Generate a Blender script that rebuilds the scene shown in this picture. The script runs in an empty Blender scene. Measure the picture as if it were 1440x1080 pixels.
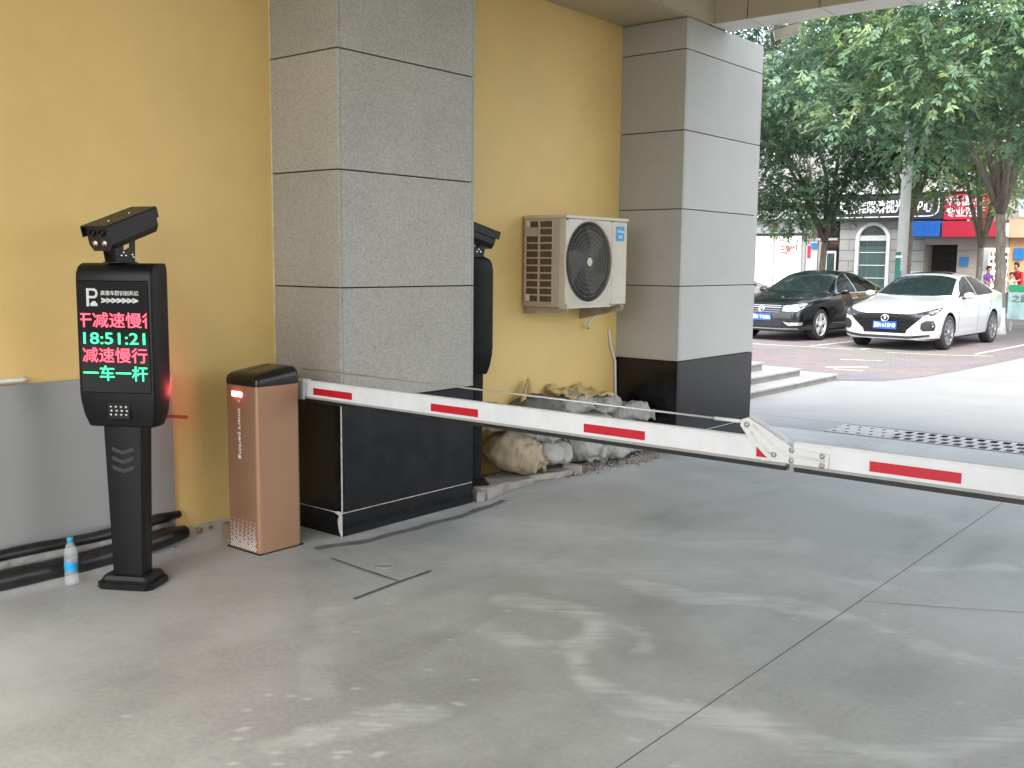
import bpy, bmesh, math, random
import numpy as np
from mathutils import Vector, Matrix, noise
from mathutils.bvhtree import BVHTree
R = math.radians
random.seed(7)
rng = np.random.default_rng(11)
scene = bpy.context.scene
col = scene.collection

# ------------------------------------------------------------------ camera
FPX = 1418.98
YAW, PITCH, ROLL = 0.6834, -0.12, 0.0096
CAM = Vector((4.967, 0.0, 1.6))
fw = Vector((-math.sin(YAW) * math.cos(PITCH), math.cos(YAW) * math.cos(PITCH), math.sin(PITCH)))
rt = Vector((math.cos(YAW), math.sin(YAW), 0))
up = rt.cross(fw)
rt2 = rt * math.cos(ROLL) + up * math.sin(ROLL)
up2 = -rt * math.sin(ROLL) + up * math.cos(ROLL)
cam_data = bpy.data.cameras.new('camera')
cam_data.sensor_width = 36.0
cam_data.lens = FPX / 1440 * 36.0
cam_data.clip_start = 0.05
cam_data.clip_end = 2000
cam = bpy.data.objects.new('camera', cam_data)
col.objects.link(cam)
M = Matrix((rt2, up2, -fw)).transposed().to_4x4()
M.translation = CAM
cam.matrix_world = M
scene.camera = cam

# ------------------------------------------------------------------ sky, sun, exposure
SUN_EL, SUN_AZ = R(52), R(150)          # azimuth from +Y towards +X
world = bpy.data.worlds.new('World')
scene.world = world
world.use_nodes = True
wn = world.node_tree.nodes
wl = world.node_tree.links
wn.clear()
w_out = wn.new('ShaderNodeOutputWorld')
w_bg = wn.new('ShaderNodeBackground')
w_sky = wn.new('ShaderNodeTexSky')
w_sky.sky_type = 'NISHITA'
w_sky.sun_disc = False
w_sky.sun_elevation = SUN_EL
w_sky.sun_rotation = SUN_AZ
w_sky.dust_density = 3.0
w_sky.air_density = 1.0
w_hs = wn.new('ShaderNodeHueSaturation')      # milky overcast: the sky keeps its light, loses most of its blue
w_hs.inputs['Saturation'].default_value = 0.42
w_bg.inputs['Strength'].default_value = 0.15
wl.new(w_sky.outputs[0], w_hs.inputs['Color'])
wl.new(w_hs.outputs[0], w_bg.inputs[0])
wl.new(w_bg.outputs[0], w_out.inputs[0])
sun_d = bpy.data.lights.new('sun', 'SUN')
sun_d.energy = 0.6
sun_d.angle = R(40)
sun_d.color = (1.0, 0.96, 0.9)
sun = bpy.data.objects.new('sun', sun_d)
col.objects.link(sun)
sdir = Vector((math.sin(SUN_AZ) * math.cos(SUN_EL), math.cos(SUN_AZ) * math.cos(SUN_EL), math.sin(SUN_EL)))
sun.rotation_euler = sdir.to_track_quat('Z', 'Y').to_euler()
sun.location = (0, 0, 30)
vs = scene.view_settings
vs.view_transform = 'Standard'
vs.look = 'None'
vs.exposure = 2.3
vs.gamma = 1
vs.use_curve_mapping = False
scene.render.engine = 'CYCLES'
cy = scene.cycles
cy.use_denoising = True
cy.max_bounces = 8
cy.diffuse_bounces = 4
cy.glossy_bounces = 4
cy.transmission_bounces = 8
cy.sample_clamp_indirect = 6
cy.caustics_reflective = False
cy.caustics_refractive = False

# ------------------------------------------------------------------ helpers: materials
def nmat(name, c, rough=0.6, metal=0.0, var=0.10, scale=6.0, detail=5, bump=0.0, bscale=60.0, c2=None, rvar=0.0,
         coat=0.0, spec=0.5, stretch=None, lo=0.35, hi=0.65, attr=None, attr_col=None, fine=0.0, fscale=300.0, orand=0.0, attr2=None, attr2_col=None):
    m = bpy.data.materials.new(name)
    m.use_nodes = True
    nt = m.node_tree
    N, L = nt.nodes, nt.links
    b = N['Principled BSDF']
    b.inputs['Roughness'].default_value = rough
    b.inputs['Metallic'].default_value = metal
    b.inputs['Specular IOR Level'].default_value = spec
    if coat:
        b.inputs['Coat Weight'].default_value = coat
        b.inputs['Coat Roughness'].default_value = 0.04
    tc = N.new('ShaderNodeTexCoord')
    vec = tc.outputs['Object']
    if stretch:
        mp = N.new('ShaderNodeMapping')
        mp.inputs['Scale'].default_value = stretch
        L.new(vec, mp.inputs[0])
        vec = mp.outputs[0]
    nz = N.new('ShaderNodeTexNoise')
    nz.inputs['Scale'].default_value = scale
    nz.inputs['Detail'].default_value = detail
    nz.inputs['Roughness'].default_value = 0.6
    L.new(vec, nz.inputs['Vector'])
    mr = N.new('ShaderNodeMapRange')
    mr.inputs[1].default_value = lo
    mr.inputs[2].default_value = hi
    L.new(nz.outputs['Fac'], mr.inputs[0])
    mix = N.new('ShaderNodeMix')
    mix.data_type = 'RGBA'
    L.new(mr.outputs[0], mix.inputs[0])
    if c2 is None:
        a = [max(0, x * (1 - var)) for x in c]
        d = [min(1, x * (1 + var)) for x in c]
    else:
        a, d = c, c2
    mix.inputs[6].default_value = (*a, 1)
    mix.inputs[7].default_value = (*d, 1)
    out = mix.outputs[2]
    if fine:
        n2 = N.new('ShaderNodeTexNoise')
        n2.inputs['Scale'].default_value = fscale
        n2.inputs['Detail'].default_value = 2
        L.new(vec, n2.inputs['Vector'])
        m2 = N.new('ShaderNodeMapRange')
        m2.inputs[1].default_value = 0.3
        m2.inputs[2].default_value = 0.7
        m2.inputs[3].default_value = 1 - fine
        m2.inputs[4].default_value = 1 + fine
        L.new(n2.outputs['Fac'], m2.inputs[0])
        mm = N.new('ShaderNodeVectorMath')
        mm.operation = 'SCALE'
        L.new(out, mm.inputs[0])
        L.new(m2.outputs[0], mm.inputs['Scale'])
        out = mm.outputs[0]
    if orand:
        oi = N.new('ShaderNodeObjectInfo')
        om = N.new('ShaderNodeMapRange')
        om.inputs[3].default_value = 1 - orand
        om.inputs[4].default_value = 1 + orand
        L.new(oi.outputs['Random'], om.inputs[0])
        ov = N.new('ShaderNodeVectorMath')
        ov.operation = 'SCALE'
        L.new(out, ov.inputs[0])
        L.new(om.outputs[0], ov.inputs['Scale'])
        out = ov.outputs[0]
    if attr:
        at = N.new('ShaderNodeAttribute')
        at.attribute_name = attr
        m3 = N.new('ShaderNodeMix')
        m3.data_type = 'RGBA'
        L.new(at.outputs['Fac'], m3.inputs[0])
        L.new(out, m3.inputs[6])
        m3.inputs[7].default_value = (*attr_col, 1)
        out = m3.outputs[2]
    if attr2:
        at2 = N.new('ShaderNodeAttribute')
        at2.attribute_name = attr2
        m4 = N.new('ShaderNodeMix')
        m4.data_type = 'RGBA'
        L.new(at2.outputs['Fac'], m4.inputs[0])
        L.new(out, m4.inputs[6])
        m4.inputs[7].default_value = (*attr2_col, 1)
        out = m4.outputs[2]
    L.new(out, b.inputs['Base Color'])
    if rvar:
        r2 = N.new('ShaderNodeMapRange')
        r2.inputs[1].default_value = 0.3
        r2.inputs[2].default_value = 0.7
        r2.inputs[3].default_value = max(0.02, rough - rvar)
        r2.inputs[4].default_value = min(1, rough + rvar)
        L.new(nz.outputs['Fac'], r2.inputs[0])
        L.new(r2.outputs[0], b.inputs['Roughness'])
    if bump:
        bn = N.new('ShaderNodeTexNoise')
        bn.inputs['Scale'].default_value = bscale
        bn.inputs['Detail'].default_value = 3
        L.new(vec, bn.inputs['Vector'])
        bp = N.new('ShaderNodeBump')
        bp.inputs['Strength'].default_value = bump
        bp.inputs['Distance'].default_value = 0.01
        L.new(bn.outputs['Fac'], bp.inputs['Height'])
        L.new(bp.outputs[0], b.inputs['Normal'])
    return m

def emat(name, c, strength):
    m = bpy.data.materials.new(name)
    m.use_nodes = True
    b = m.node_tree.nodes['Principled BSDF']
    b.inputs['Base Color'].default_value = (*c, 1)
    b.inputs['Emission Color'].default_value = (*c, 1)
    b.inputs['Emission Strength'].default_value = strength
    return m

# ------------------------------------------------------------------ helpers: geometry
class MB:
    def __init__(s):
        s.bm = bmesh.new()
        s.mi = 0
    def _tag(s, faces):
        for f in faces:
            f.material_index = s.mi
    def box(s, x0, x1, y0, y1, z0, z1, bev=0.0, seg=2, mat=None):
        vs_ = [s.bm.verts.new(p) for p in ((x0, y0, z0), (x1, y0, z0), (x1, y1, z0), (x0, y1, z0), (x0, y0, z1), (x1, y0, z1), (x1, y1, z1), (x0, y1, z1))]
        fs = [s.bm.faces.new([vs_[i] for i in q]) for q in ((0, 3, 2, 1), (4, 5, 6, 7), (0, 1, 5, 4), (1, 2, 6, 5), (2, 3, 7, 6), (3, 0, 4, 7))]
        s._tag(fs)
        if mat is not None:
            bmesh.ops.transform(s.bm, matrix=mat, verts=vs_)
        if bev:
            es = list({e for f in fs for e in f.edges})
            bmesh.ops.bevel(s.bm, geom=es, offset=bev, segments=seg, affect='EDGES', profile=0.5)
        return s
    def face(s, pts):
        f = s.bm.faces.new([s.bm.verts.new(p) for p in pts])
        s._tag([f])
        return f
    def prism(s, poly, axis, a, b, bev=0.0):
        """poly: 2d points; axis 0/1/2 = extrusion axis between a and b"""
        def P(u, v, w):
            return {0: (w, u, v), 1: (u, w, v), 2: (u, v, w)}[axis]
        va = [s.bm.verts.new(P(u, v, a)) for u, v in poly]
        vb = [s.bm.verts.new(P(u, v, b)) for u, v in poly]
        fs = [s.bm.faces.new(va[::-1]), s.bm.faces.new(vb)]
        n = len(poly)
        for i in range(n):
            fs.append(s.bm.faces.new((va[i], va[(i + 1) % n], vb[(i + 1) % n], vb[i])))
        s._tag(fs)
        bmesh.ops.recalc_face_normals(s.bm, faces=fs)
        if bev:
            es = list({e for f in fs[:2] for e in f.edges})
            bmesh.ops.bevel(s.bm, geom=es, offset=bev, segments=1, affect='EDGES')
        return s
    def tube(s, pts, r, n=10, cap=True):
        pts = [Vector(p) for p in pts]
        rs = r if isinstance(r, (list, tuple)) else [r] * len(pts)
        rings = []
        prev = None
        for i, p in enumerate(pts):
            t = (pts[min(i + 1, len(pts) - 1)] - pts[max(i - 1, 0)]).normalized()
            if prev is None:
                a = t.orthogonal().normalized()
            else:
                a = (prev - t * prev.dot(t))
                a = a.normalized() if a.length > 1e-6 else t.orthogonal().normalized()
            prev = a
            bb = t.cross(a)
            rings.append([s.bm.verts.new(p + (a * math.cos(2 * math.pi * k / n) + bb * math.sin(2 * math.pi * k / n)) * rs[i]) for k in range(n)])
        fs = []
        for i in range(len(rings) - 1):
            for k in range(n):
                fs.append(s.bm.faces.new((rings[i][k], rings[i][(k + 1) % n], rings[i + 1][(k + 1) % n], rings[i + 1][k])))
        if cap:
            fs.append(s.bm.faces.new(rings[0][::-1]))
            fs.append(s.bm.faces.new(rings[-1]))
        s._tag(fs)
        for f in fs:
            f.smooth = True
        return s
    def lathe(s, prof, n=24, center=(0, 0, 0), axis='Z', cap=True):
        rings = []
        c = Vector(center)
        for r, h in prof:
            ring = []
            for k in range(n):
                a = 2 * math.pi * k / n
                u, v = r * math.cos(a), r * math.sin(a)
                p = {'Z': (u, v, h), 'X': (h, u, v), 'Y': (u, h, v)}[axis]
                ring.append(s.bm.verts.new(c + Vector(p)))
            rings.append(ring)
        fs = []
        for i in range(len(rings) - 1):
            for k in range(n):
                fs.append(s.bm.faces.new((rings[i][k], rings[i][(k + 1) % n], rings[i + 1][(k + 1) % n], rings[i + 1][k])))
        if cap:
            fs.append(s.bm.faces.new(rings[0][::-1]))
            fs.append(s.bm.faces.new(rings[-1]))
        s._tag(fs)
        for f in fs:
            f.smooth = True
        bmesh.ops.recalc_face_normals(s.bm, faces=fs)
        return s
    def loft(s, rings, cap=True, smooth=True):
        R_ = [[s.bm.verts.new(p) for p in ring] for ring in rings]
        n = len(R_[0])
        fs = []
        for i in range(len(R_) - 1):
            for k in range(n):
                fs.append(s.bm.faces.new((R_[i][k], R_[i][(k + 1) % n], R_[i + 1][(k + 1) % n], R_[i + 1][k])))
        for f in fs:
            f.smooth = smooth
        if cap:
            fs.append(s.bm.faces.new(R_[0][::-1]))
            fs.append(s.bm.faces.new(R_[-1]))
        s._tag(fs)
        bmesh.ops.recalc_face_normals(s.bm, faces=fs)
        return s
    def build(s, name, mat, parent=None, smooth=None):
        me = bpy.data.meshes.new(name)
        s.bm.to_mesh(me)
        s.bm.free()
        for m in (mat if isinstance(mat, (list, tuple)) else [mat]):
            me.materials.append(m)
        if smooth is not None:
            me.shade_smooth() if smooth is True else None
            if smooth is not True:
                me.shade_smooth()
                me.set_sharp_from_angle(angle=smooth)
        o = bpy.data.objects.new(name, me)
        col.objects.link(o)
        o.parent = parent
        return o

def rrect(w, d, r, n=4, cx=0, cy=0):
    """rounded rectangle polygon, half sizes w,d"""
    pts = []
    for qx, qy, a0 in ((1, 1, 0), (-1, 1, 90), (-1, -1, 180), (1, -1, 270)):
        for k in range(n + 1):
            a = R(a0 + 90 * k / n)
            pts.append((cx + qx * (w - r) + r * math.cos(a), cy + qy * (d - r) + r * math.sin(a)))
    return pts

def mesh_obj(name, verts, faces, mat, parent=None, smooth=False):
    me = bpy.data.meshes.new(name)
    me.from_pydata(verts, [], faces)
    me.materials.append(mat)
    if smooth:
        me.shade_smooth()
    o = bpy.data.objects.new(name, me)
    col.objects.link(o)
    o.parent = parent
    return o

def empty(name, loc=(0, 0, 0), rz=0.0):
    o = bpy.data.objects.new(name, None)
    col.objects.link(o)
    o.location = loc
    o.rotation_euler = (0, 0, rz)
    o.empty_display_size = 0.2
    return o

def tag(o, label=None, cat=None, group=None, kind=None):
    if label: o['label'] = label
    if cat: o['category'] = cat
    if group: o['group'] = group
    if kind: o['kind'] = kind
    return o

def struct(o, label=None, cat=None):
    o['kind'] = 'structure'
    if label: o['label'] = label
    if cat: o['category'] = cat
    return o

def text(name, s, size, mat, parent, matrix, extrude=0.001, align='CENTER', width=None, bold=0.0, crop=None, shear=0.0, dx=0.0, sy=1.0):
    """lettering as a mesh; local text plane XY -> matrix"""
    cu = bpy.data.curves.new(name, 'FONT')
    cu.body = s
    cu.size = size
    cu.extrude = extrude
    cu.offset = bold
    cu.shear = shear
    cu.resolution_u = 3
    cu.align_x = align
    cu.align_y = 'CENTER'
    t = bpy.data.objects.new(name + '_tmp', cu)
    col.objects.link(t)
    dg = bpy.context.evaluated_depsgraph_get()
    me = bpy.data.meshes.new_from_object(t.evaluated_get(dg))
    me.name = name
    bpy.data.objects.remove(t)
    bpy.data.curves.remove(cu)
    if width and len(me.vertices):
        xs = [v.co.x for v in me.vertices]
        k = width / max(1e-6, max(xs) - min(xs))
        mid = (max(xs) + min(xs)) / 2
        for v in me.vertices:
            v.co.x = (v.co.x - mid) * k + dx
            v.co.y *= sy
    if crop:
        bm = bmesh.new()
        bm.from_mesh(me)
        for sx in (-1, 1):
            bmesh.ops.bisect_plane(bm, geom=bm.verts[:] + bm.edges[:] + bm.faces[:], plane_co=(sx * crop, 0, 0), plane_no=(sx, 0, 0), clear_outer=True)
        bm.to_mesh(me)
        bm.free()
    me.transform(matrix)
    me.materials.clear()
    me.materials.append(mat)
    o = bpy.data.objects.new(name, me)
    col.objects.link(o)
    o.parent = parent
    return o

def face_m(x, y, z, rz=0.0, tilt=0.0):
    """text plane upright, facing -Y (rz turns it), centred at x,y,z"""
    return Matrix.Translation((x, y, z)) @ Matrix.Rotation(rz, 4, 'Z') @ Matrix.Rotation(R(90) + tilt, 4, 'X')

def fbm(x, y, z=0.0, o=4):
    return noise.fractal(Vector((x, y, z)), 1.0, 2.0, o)

def sstep(a, b, x):
    t = min(1, max(0, (x - a) / (b - a)))
    return t * t * (3 - 2 * t)

def cpy(o, parent=None):
    c = o.copy()
    col.objects.link(c)
    c.parent = parent
    for ch in o.children:
        cpy(ch, c)
    return c
# ------------------------------------------------------------------ materials
MT = {}
MT['yellow'] = nmat('yellow_paint', (0.72, 0.515, 0.195), 0.55, var=0.05, scale=1.6, detail=9, bump=0.08, bscale=30, rvar=0.06, fine=0.015, fscale=60)
MT['stone'] = nmat('grey_granite', (0.36, 0.34, 0.305), 0.5, var=0.08, scale=1.3, fine=0.24, fscale=120, bump=0.04, bscale=120, orand=0.05)
MT['stone_flat'] = nmat('honed_granite', (0.40, 0.39, 0.36), 0.42, var=0.06, scale=1.0, fine=0.10, fscale=90, orand=0.05)
MT['black_stone'] = nmat('black_granite', (0.006, 0.006, 0.007), 0.20, spec=0.35, var=0.35, scale=7, rvar=0.10, fine=0.5, fscale=160)
MT['joint'] = nmat('joint_dark', (0.02, 0.018, 0.016), 0.9)
MT['mortar'] = nmat('mortar', (0.5, 0.48, 0.45), 0.9, var=0.25, scale=30, bump=0.2)
MT['ceiling'] = nmat('ceiling_board', (0.42, 0.36, 0.25), 0.5, var=0.04, scale=1.5)
MT['beam'] = nmat('beam_panel', (0.72, 0.69, 0.62), 0.4, var=0.04, scale=1.5)  # whiter than the front panels: ground bounce on the underside put into colour
MT['concrete'] = nmat('drive_concrete', (0.235, 0.243, 0.236), 0.5, scale=0.9, detail=8, c2=(0.335, 0.345, 0.336), rvar=0.12, bump=0.06, bscale=90, fine=0.09, fscale=42, attr='dust_and_light', attr_col=(0.53, 0.55, 0.54), lo=0.3, hi=0.7, attr2='grime', attr2_col=(0.085, 0.083, 0.078))
MT['concrete_out'] = nmat('street_concrete', (0.185, 0.187, 0.180), 0.6, scale=0.8, detail=8, c2=(0.24, 0.243, 0.235), bump=0.06, bscale=90, fine=0.06, fscale=30, attr='dust_and_light', attr_col=(0.42, 0.42, 0.41), lo=0.3, hi=0.7)
MT['crack'] = nmat('crack_dark', (0.10, 0.098, 0.094), 0.9, var=0.4, scale=9)
MT['trench'] = nmat('trench_patch', (0.12, 0.12, 0.115), 0.8, var=0.3, scale=12)
MT['asphalt'] = nmat('asphalt', (0.13, 0.13, 0.128), 0.8, var=0.25, scale=0.7, fine=0.2, fscale=60)
MT['paint_white'] = nmat('road_paint', (0.55, 0.55, 0.54), 0.6, var=0.4, scale=9, detail=8)
MT['gal'] = nmat('sheet_metal', (0.31, 0.32, 0.31), 0.30, metal=0.3, var=0.05, scale=0.6, detail=2)
MT['white_plastic'] = nmat('white_plastic', (0.72, 0.72, 0.69), 0.4, var=0.05)
MT['rubber'] = nmat('black_rubber', (0.012, 0.012, 0.012), 0.32, var=0.4, scale=14, bump=0.2, bscale=25)
MT['grey_foam'] = nmat('grey_foam', (0.20, 0.20, 0.19), 0.7, var=0.35, scale=12, bump=0.25, bscale=30)
MT['black_metal'] = nmat('black_powder_coat', (0.006, 0.0065, 0.007), 0.36, spec=0.22, var=0.15, scale=9, bump=0.02, bscale=700)
MT['black_cam'] = nmat('camera_housing', (0.010, 0.010, 0.010), 0.42, spec=0.35, var=0.1)
MT['screen'] = nmat('screen_glass', (0.002, 0.002, 0.0025), 0.06, spec=0.25, var=0.1)
MT['chrome'] = nmat('chrome', (0.75, 0.75, 0.76), 0.12, metal=1.0, var=0.02)
MT['steel'] = nmat('steel', (0.55, 0.55, 0.54), 0.35, metal=0.6, var=0.08)
MT['grey_print'] = nmat('grey_print', (0.55, 0.55, 0.55), 0.5)
MT['dark_print'] = nmat('dark_gloss_print', (0.010, 0.011, 0.012), 0.2)
MT['led_red'] = emat('led_red', (1.0, 0.055, 0.09), 0.7)
MT['led_green'] = emat('led_green', (0.035, 1.0, 0.26), 0.5)
MT['led_strip'] = emat('led_strip', (1.0, 0.10, 0.12), 32.0)
MT['bronze'] = nmat('bronze_paint', (0.36, 0.20, 0.118), 0.36, metal=0.35, var=0.04, scale=3, fine=0.03, fscale=900)
MT['lid'] = nmat('black_lid', (0.006, 0.005, 0.004), 0.22, spec=0.4, var=0.15)
MT['arm_white'] = nmat('arm_white', (0.70, 0.72, 0.75), 0.35, var=0.05, scale=7, detail=8)
MT['arm_grey'] = nmat('arm_grey', (0.33, 0.34, 0.33), 0.4)
MT['reflect_red'] = nmat('red_reflective', (0.50, 0.006, 0.022), 0.35, var=0.06, scale=90)
MT['bracket'] = nmat('bracket_white', (0.68, 0.69, 0.69), 0.3, var=0.03)
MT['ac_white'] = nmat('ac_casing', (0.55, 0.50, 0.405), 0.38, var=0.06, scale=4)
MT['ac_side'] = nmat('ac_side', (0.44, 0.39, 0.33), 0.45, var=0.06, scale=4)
MT['ac_dark'] = nmat('ac_dark', (0.012, 0.011, 0.009), 0.5, var=0.3, scale=20)
MT['ac_coil'] = nmat('ac_coil', (0.10, 0.062, 0.04), 0.6, var=0.3, scale=30)
MT['grille_grey'] = nmat('fan_guard', (0.16, 0.15, 0.13), 0.45)
MT['bracket_rust'] = nmat('bracket_rusty', (0.36, 0.33, 0.27), 0.5, var=0.2, scale=14)
MT['badge_blue'] = nmat('badge_blue', (0.02, 0.27, 0.52), 0.35)
MT['white_print'] = nmat('white_print', (0.85, 0.85, 0.85), 0.5, var=0.02)
MT['bag_grey'] = nmat('sandbag_grey', (0.33, 0.325, 0.30), 0.8, var=0.18, scale=6, bump=0.9, bscale=16, fine=0.08, fscale=220)
MT['bag_tan'] = nmat('sandbag_tan', (0.34, 0.28, 0.19), 0.8, var=0.2, scale=6, bump=0.9, bscale=16, fine=0.08, fscale=220)
MT['bag_dark'] = nmat('sandbag_dark', (0.12, 0.12, 0.11), 0.8, var=0.25, scale=6, bump=0.9, bscale=16)
MT['slab'] = nmat('rough_slab', (0.30, 0.27, 0.24), 0.85, var=0.18, scale=9, bump=0.5, bscale=30)
MT['gravel'] = nmat('gravel', (0.26, 0.23, 0.20), 0.85, var=0.4, scale=40)
MT['torn'] = nmat('torn_card', (0.50, 0.38, 0.17), 0.75, var=0.15, scale=10, bump=0.3, bscale=20)
MT['red_pipe'] = nmat('red_pipe', (0.42, 0.045, 0.02), 0.4)
MT['card'] = nmat('cardboard', (0.22, 0.13, 0.075), 0.8, var=0.2, scale=12)
MT['bottle_cap'] = nmat('bottle_cap', (0.02, 0.33, 0.55), 0.4)
MT['bottle_label'] = nmat('bottle_label', (0.02, 0.30, 0.58), 0.35, var=0.2, scale=30)
g_ = bpy.data.materials.new('clear_plastic'); g_.use_nodes = True
b_ = g_.node_tree.nodes['Principled BSDF']
b_.inputs['Base Color'].default_value = (0.96, 0.97, 0.98, 1); b_.inputs['Roughness'].default_value = 0.06
b_.inputs['Transmission Weight'].default_value = 1.0; b_.inputs['IOR'].default_value = 1.12
nt_ = g_.node_tree
tp_ = nt_.nodes.new('ShaderNodeBsdfTransparent'); mx_ = nt_.nodes.new('ShaderNodeMixShader')
b_.inputs['Transmission Weight'].default_value = 0.0; b_.inputs['Base Color'].default_value = (.75, .8, .83, 1)
mx_.inputs[0].default_value = 0.22
nt_.links.new(tp_.outputs[0], mx_.inputs[1]); nt_.links.new(b_.outputs[0], mx_.inputs[2]); nt_.links.new(mx_.outputs[0], nt_.nodes['Material Output'].inputs[0])
MT['clear'] = g_
MT['riser'] = nmat('shaded_step_stone', (0.19, 0.185, 0.175), 0.7, var=0.15, scale=5, fine=0.08, fscale=80)  # same stone as the treads; shade of the upright faces put into colour
MT['steps'] = nmat('step_stone', (0.30, 0.295, 0.28), 0.6, var=0.12, scale=4, fine=0.06, fscale=80)

# ------------------------------------------------------------------ ground, drive, parking
g = mesh_obj('ground', [(-300, -300, -0.03), (300, -300, -0.03), (300, 400, -0.03), (-300, 400, -0.03)], [(0, 1, 2, 3)], MT['asphalt'])
struct(g)

SMEARS = [  # pale dust dragged in arcs by wheels: polyline (x, y), half width, strength
    ([(2.05, 3.62), (2.28, 3.68), (2.5, 3.66), (2.6, 3.5), (2.62, 3.3), (2.8, 3.1), (3.05, 3.02), (3.3, 3.05), (3.55, 3.16), (3.8, 3.16), (4.05, 3.32), (4.25, 3.75)], 0.085, 0.95),
    ([(2.2, 3.25), (2.4, 3.2), (2.62, 3.28)], 0.09, 0.8),
    ([(2.35, 4.25), (2.65, 4.22), (2.9, 4.35), (3.15, 4.43), (3.4, 4.44), (3.7, 4.32), (4.15, 4.25), (4.8, 4.3)], 0.075, 0.8),
    ([(2.62, 3.66), (2.78, 3.62), (2.86, 3.48)], 0.03, 0.7),
    ([(3.35, 5.4), (3.7, 5.75)], 0.05, 0.6), ([(3.1, 4.95), (3.3, 5.0)], 0.05, 0.6),
    ([(1.5, 3.0), (1.75, 2.7), (2.1, 2.35)], 0.06, 0.5),
    ([(2.35, 1.95), (2.5, 2.35), (2.6, 2.5)], 0.07, 0.7),
    ([(1.0, 4.6), (1.9, 5.0), (2.6, 5.4)], 0.20, 0.45), ([(1.2, 3.9), (1.9, 4.2), (2.5, 4.6)], 0.2, 0.4),
    ([(0.62, 3.75), (0.64, 5.1)], 0.07, 0.6), ([(0.7, 5.2), (0.8, 7.0)], 0.12, 0.4),
    ([(3.6, 2.2), (4.1, 2.7), (4.6, 3.4)], 0.12, 0.4),
]
SEG = []
for pl, w, s_ in SMEARS:
    for a, b in zip(pl[:-1], pl[1:]):
        SEG.append((np.array(a), np.array(b), w, s_))
SPOTS = [(random.uniform(1.4, 4.6), random.uniform(1.6, 4.6), random.uniform(0.006, 0.016)) for _ in range(70)]
SPOTS += [(2.45 + random.gauss(0, .12), 2.2 + random.gauss(0, .25), random.uniform(0.006, 0.014)) for _ in range(45)]

def dust_light_field(X, Y):
    n = len(X)
    wob = np.array([noise.noise(Vector((x * 3.1, y * 3.1, 0.3))) for x, y in zip(X, Y)])
    wob2 = np.array([noise.noise(Vector((x * 14, y * 14, 1.7))) for x, y in zip(X, Y)])
    big = np.array([fbm(x * 0.55, y * 0.55, 4.0, 5) for x, y in zip(X, Y)])
    d = np.zeros(n)
    for a, b, w, s_ in SEG:
        ab = b - a
        t = np.clip(((X - a[0]) * ab[0] + (Y - a[1]) * ab[1]) / (ab @ ab), 0, 1)
        dist = np.hypot(X - a[0] - t * ab[0], Y - a[1] - t * ab[1]) + wob * 0.09 + wob2 * 0.045
        d = np.maximum(d, 0.66 * s_ * np.clip(2.0 - 1.7 * np.abs(dist) / w, 0, 1))
    # a hand-broom grain inside the smears
    ang = np.array([noise.noise(Vector(((x * 0.8 + y * 0.6) * 3, (x * 0.6 - y * 0.8) * 46, 9))) for x, y in zip(X, Y)])
    fl_ = np.array([noise.noise(Vector((x * 6.5, y * 6.5, 12))) for x, y in zip(X, Y)])
    d *= np.clip(0.62 + 0.75 * ang + 0.75 * fl_, 0.0, 1)
    d += np.clip(0.10 + 0.34 * big + 0.16 * wob + 0.10 * wob2, 0, 0.5)
    d = np.where(Y > 9.3, 0.20 + 0.05 * wob, d) + 0.26 * np.clip((Y - 2.8) / 1.8, 0, 1) * (Y < 9.3)  # ramp along Y is no dust: brighter light on the mid floor put into colour
    for sx, sy, r in SPOTS:
        d = np.maximum(d, 0.75 * (np.hypot(X - sx, (Y - sy)) < r))
    # foot of the wall and of the columns: fine pale dust
    d = np.maximum(d, 0.35 * np.clip(1 - (X - 0.1) / 0.5, 0, 1) * (0.6 + 0.6 * wob))
    return np.clip(d, 0, 1)

TRACKS = [([(1.55, 1.0), (1.6, 3.0), (1.75, 5.0), (1.8, 9.4)], .09), ([(2.95, 0.8), (3.05, 3.0), (3.15, 5.5), (3.2, 9.4)], .09), ([(4.3, 1.0), (3.7, 3.4), (3.5, 6.0), (3.6, 9.4)], .08),
          ([(2.2, 1.0), (2.1, 3.0), (1.9, 6.0), (2.3, 9.4)], .08)]
OIL = [(2.9, 3.55, .22), (3.75, 3.85, .28), (1.2, 2.4, .2), (2.0, 5.6, .25), (3.0, 6.4, .2), (4.3, 5.9, .25), (0.9, 4.4, .12), (1.7, 1.9, .18), (2.62, 4.0, .16)]
def grime_field(X, Y):
    a = np.array([noise.noise(Vector((x * 5, y * 1.6, 21))) for x, y in zip(X, Y)])
    b = np.array([noise.noise(Vector((x * 11, y * 11, 31))) for x, y in zip(X, Y)])
    tread = np.array([noise.noise(Vector((x * 60, y * 7, 41))) for x, y in zip(X, Y)])
    g = np.zeros(len(X))
    for pl, w in TRACKS:
        for p, q in zip(pl[:-1], pl[1:]):
            p, q = np.array(p), np.array(q)
            t = np.clip(((X - p[0]) * (q - p)[0] + (Y - p[1]) * (q - p)[1]) / ((q - p) @ (q - p)), 0, 1)
            ds = np.hypot(X - p[0] - t * (q - p)[0], Y - p[1] - t * (q - p)[1])
            g = np.maximum(g, np.clip(1.3 - ds / w, 0, 1) * np.clip(.05 + .22 * a + .15 * tread, 0, .18))
    for ox_, oy_, r in OIL:
        ds = np.hypot(X - ox_, (Y - oy_) * .8) + .10 * a + .06 * b
        g = np.maximum(g, .15 * np.clip(1.6 - 1.6 * ds / r, 0, 1))
    return np.clip(g, 0, 1)

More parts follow.
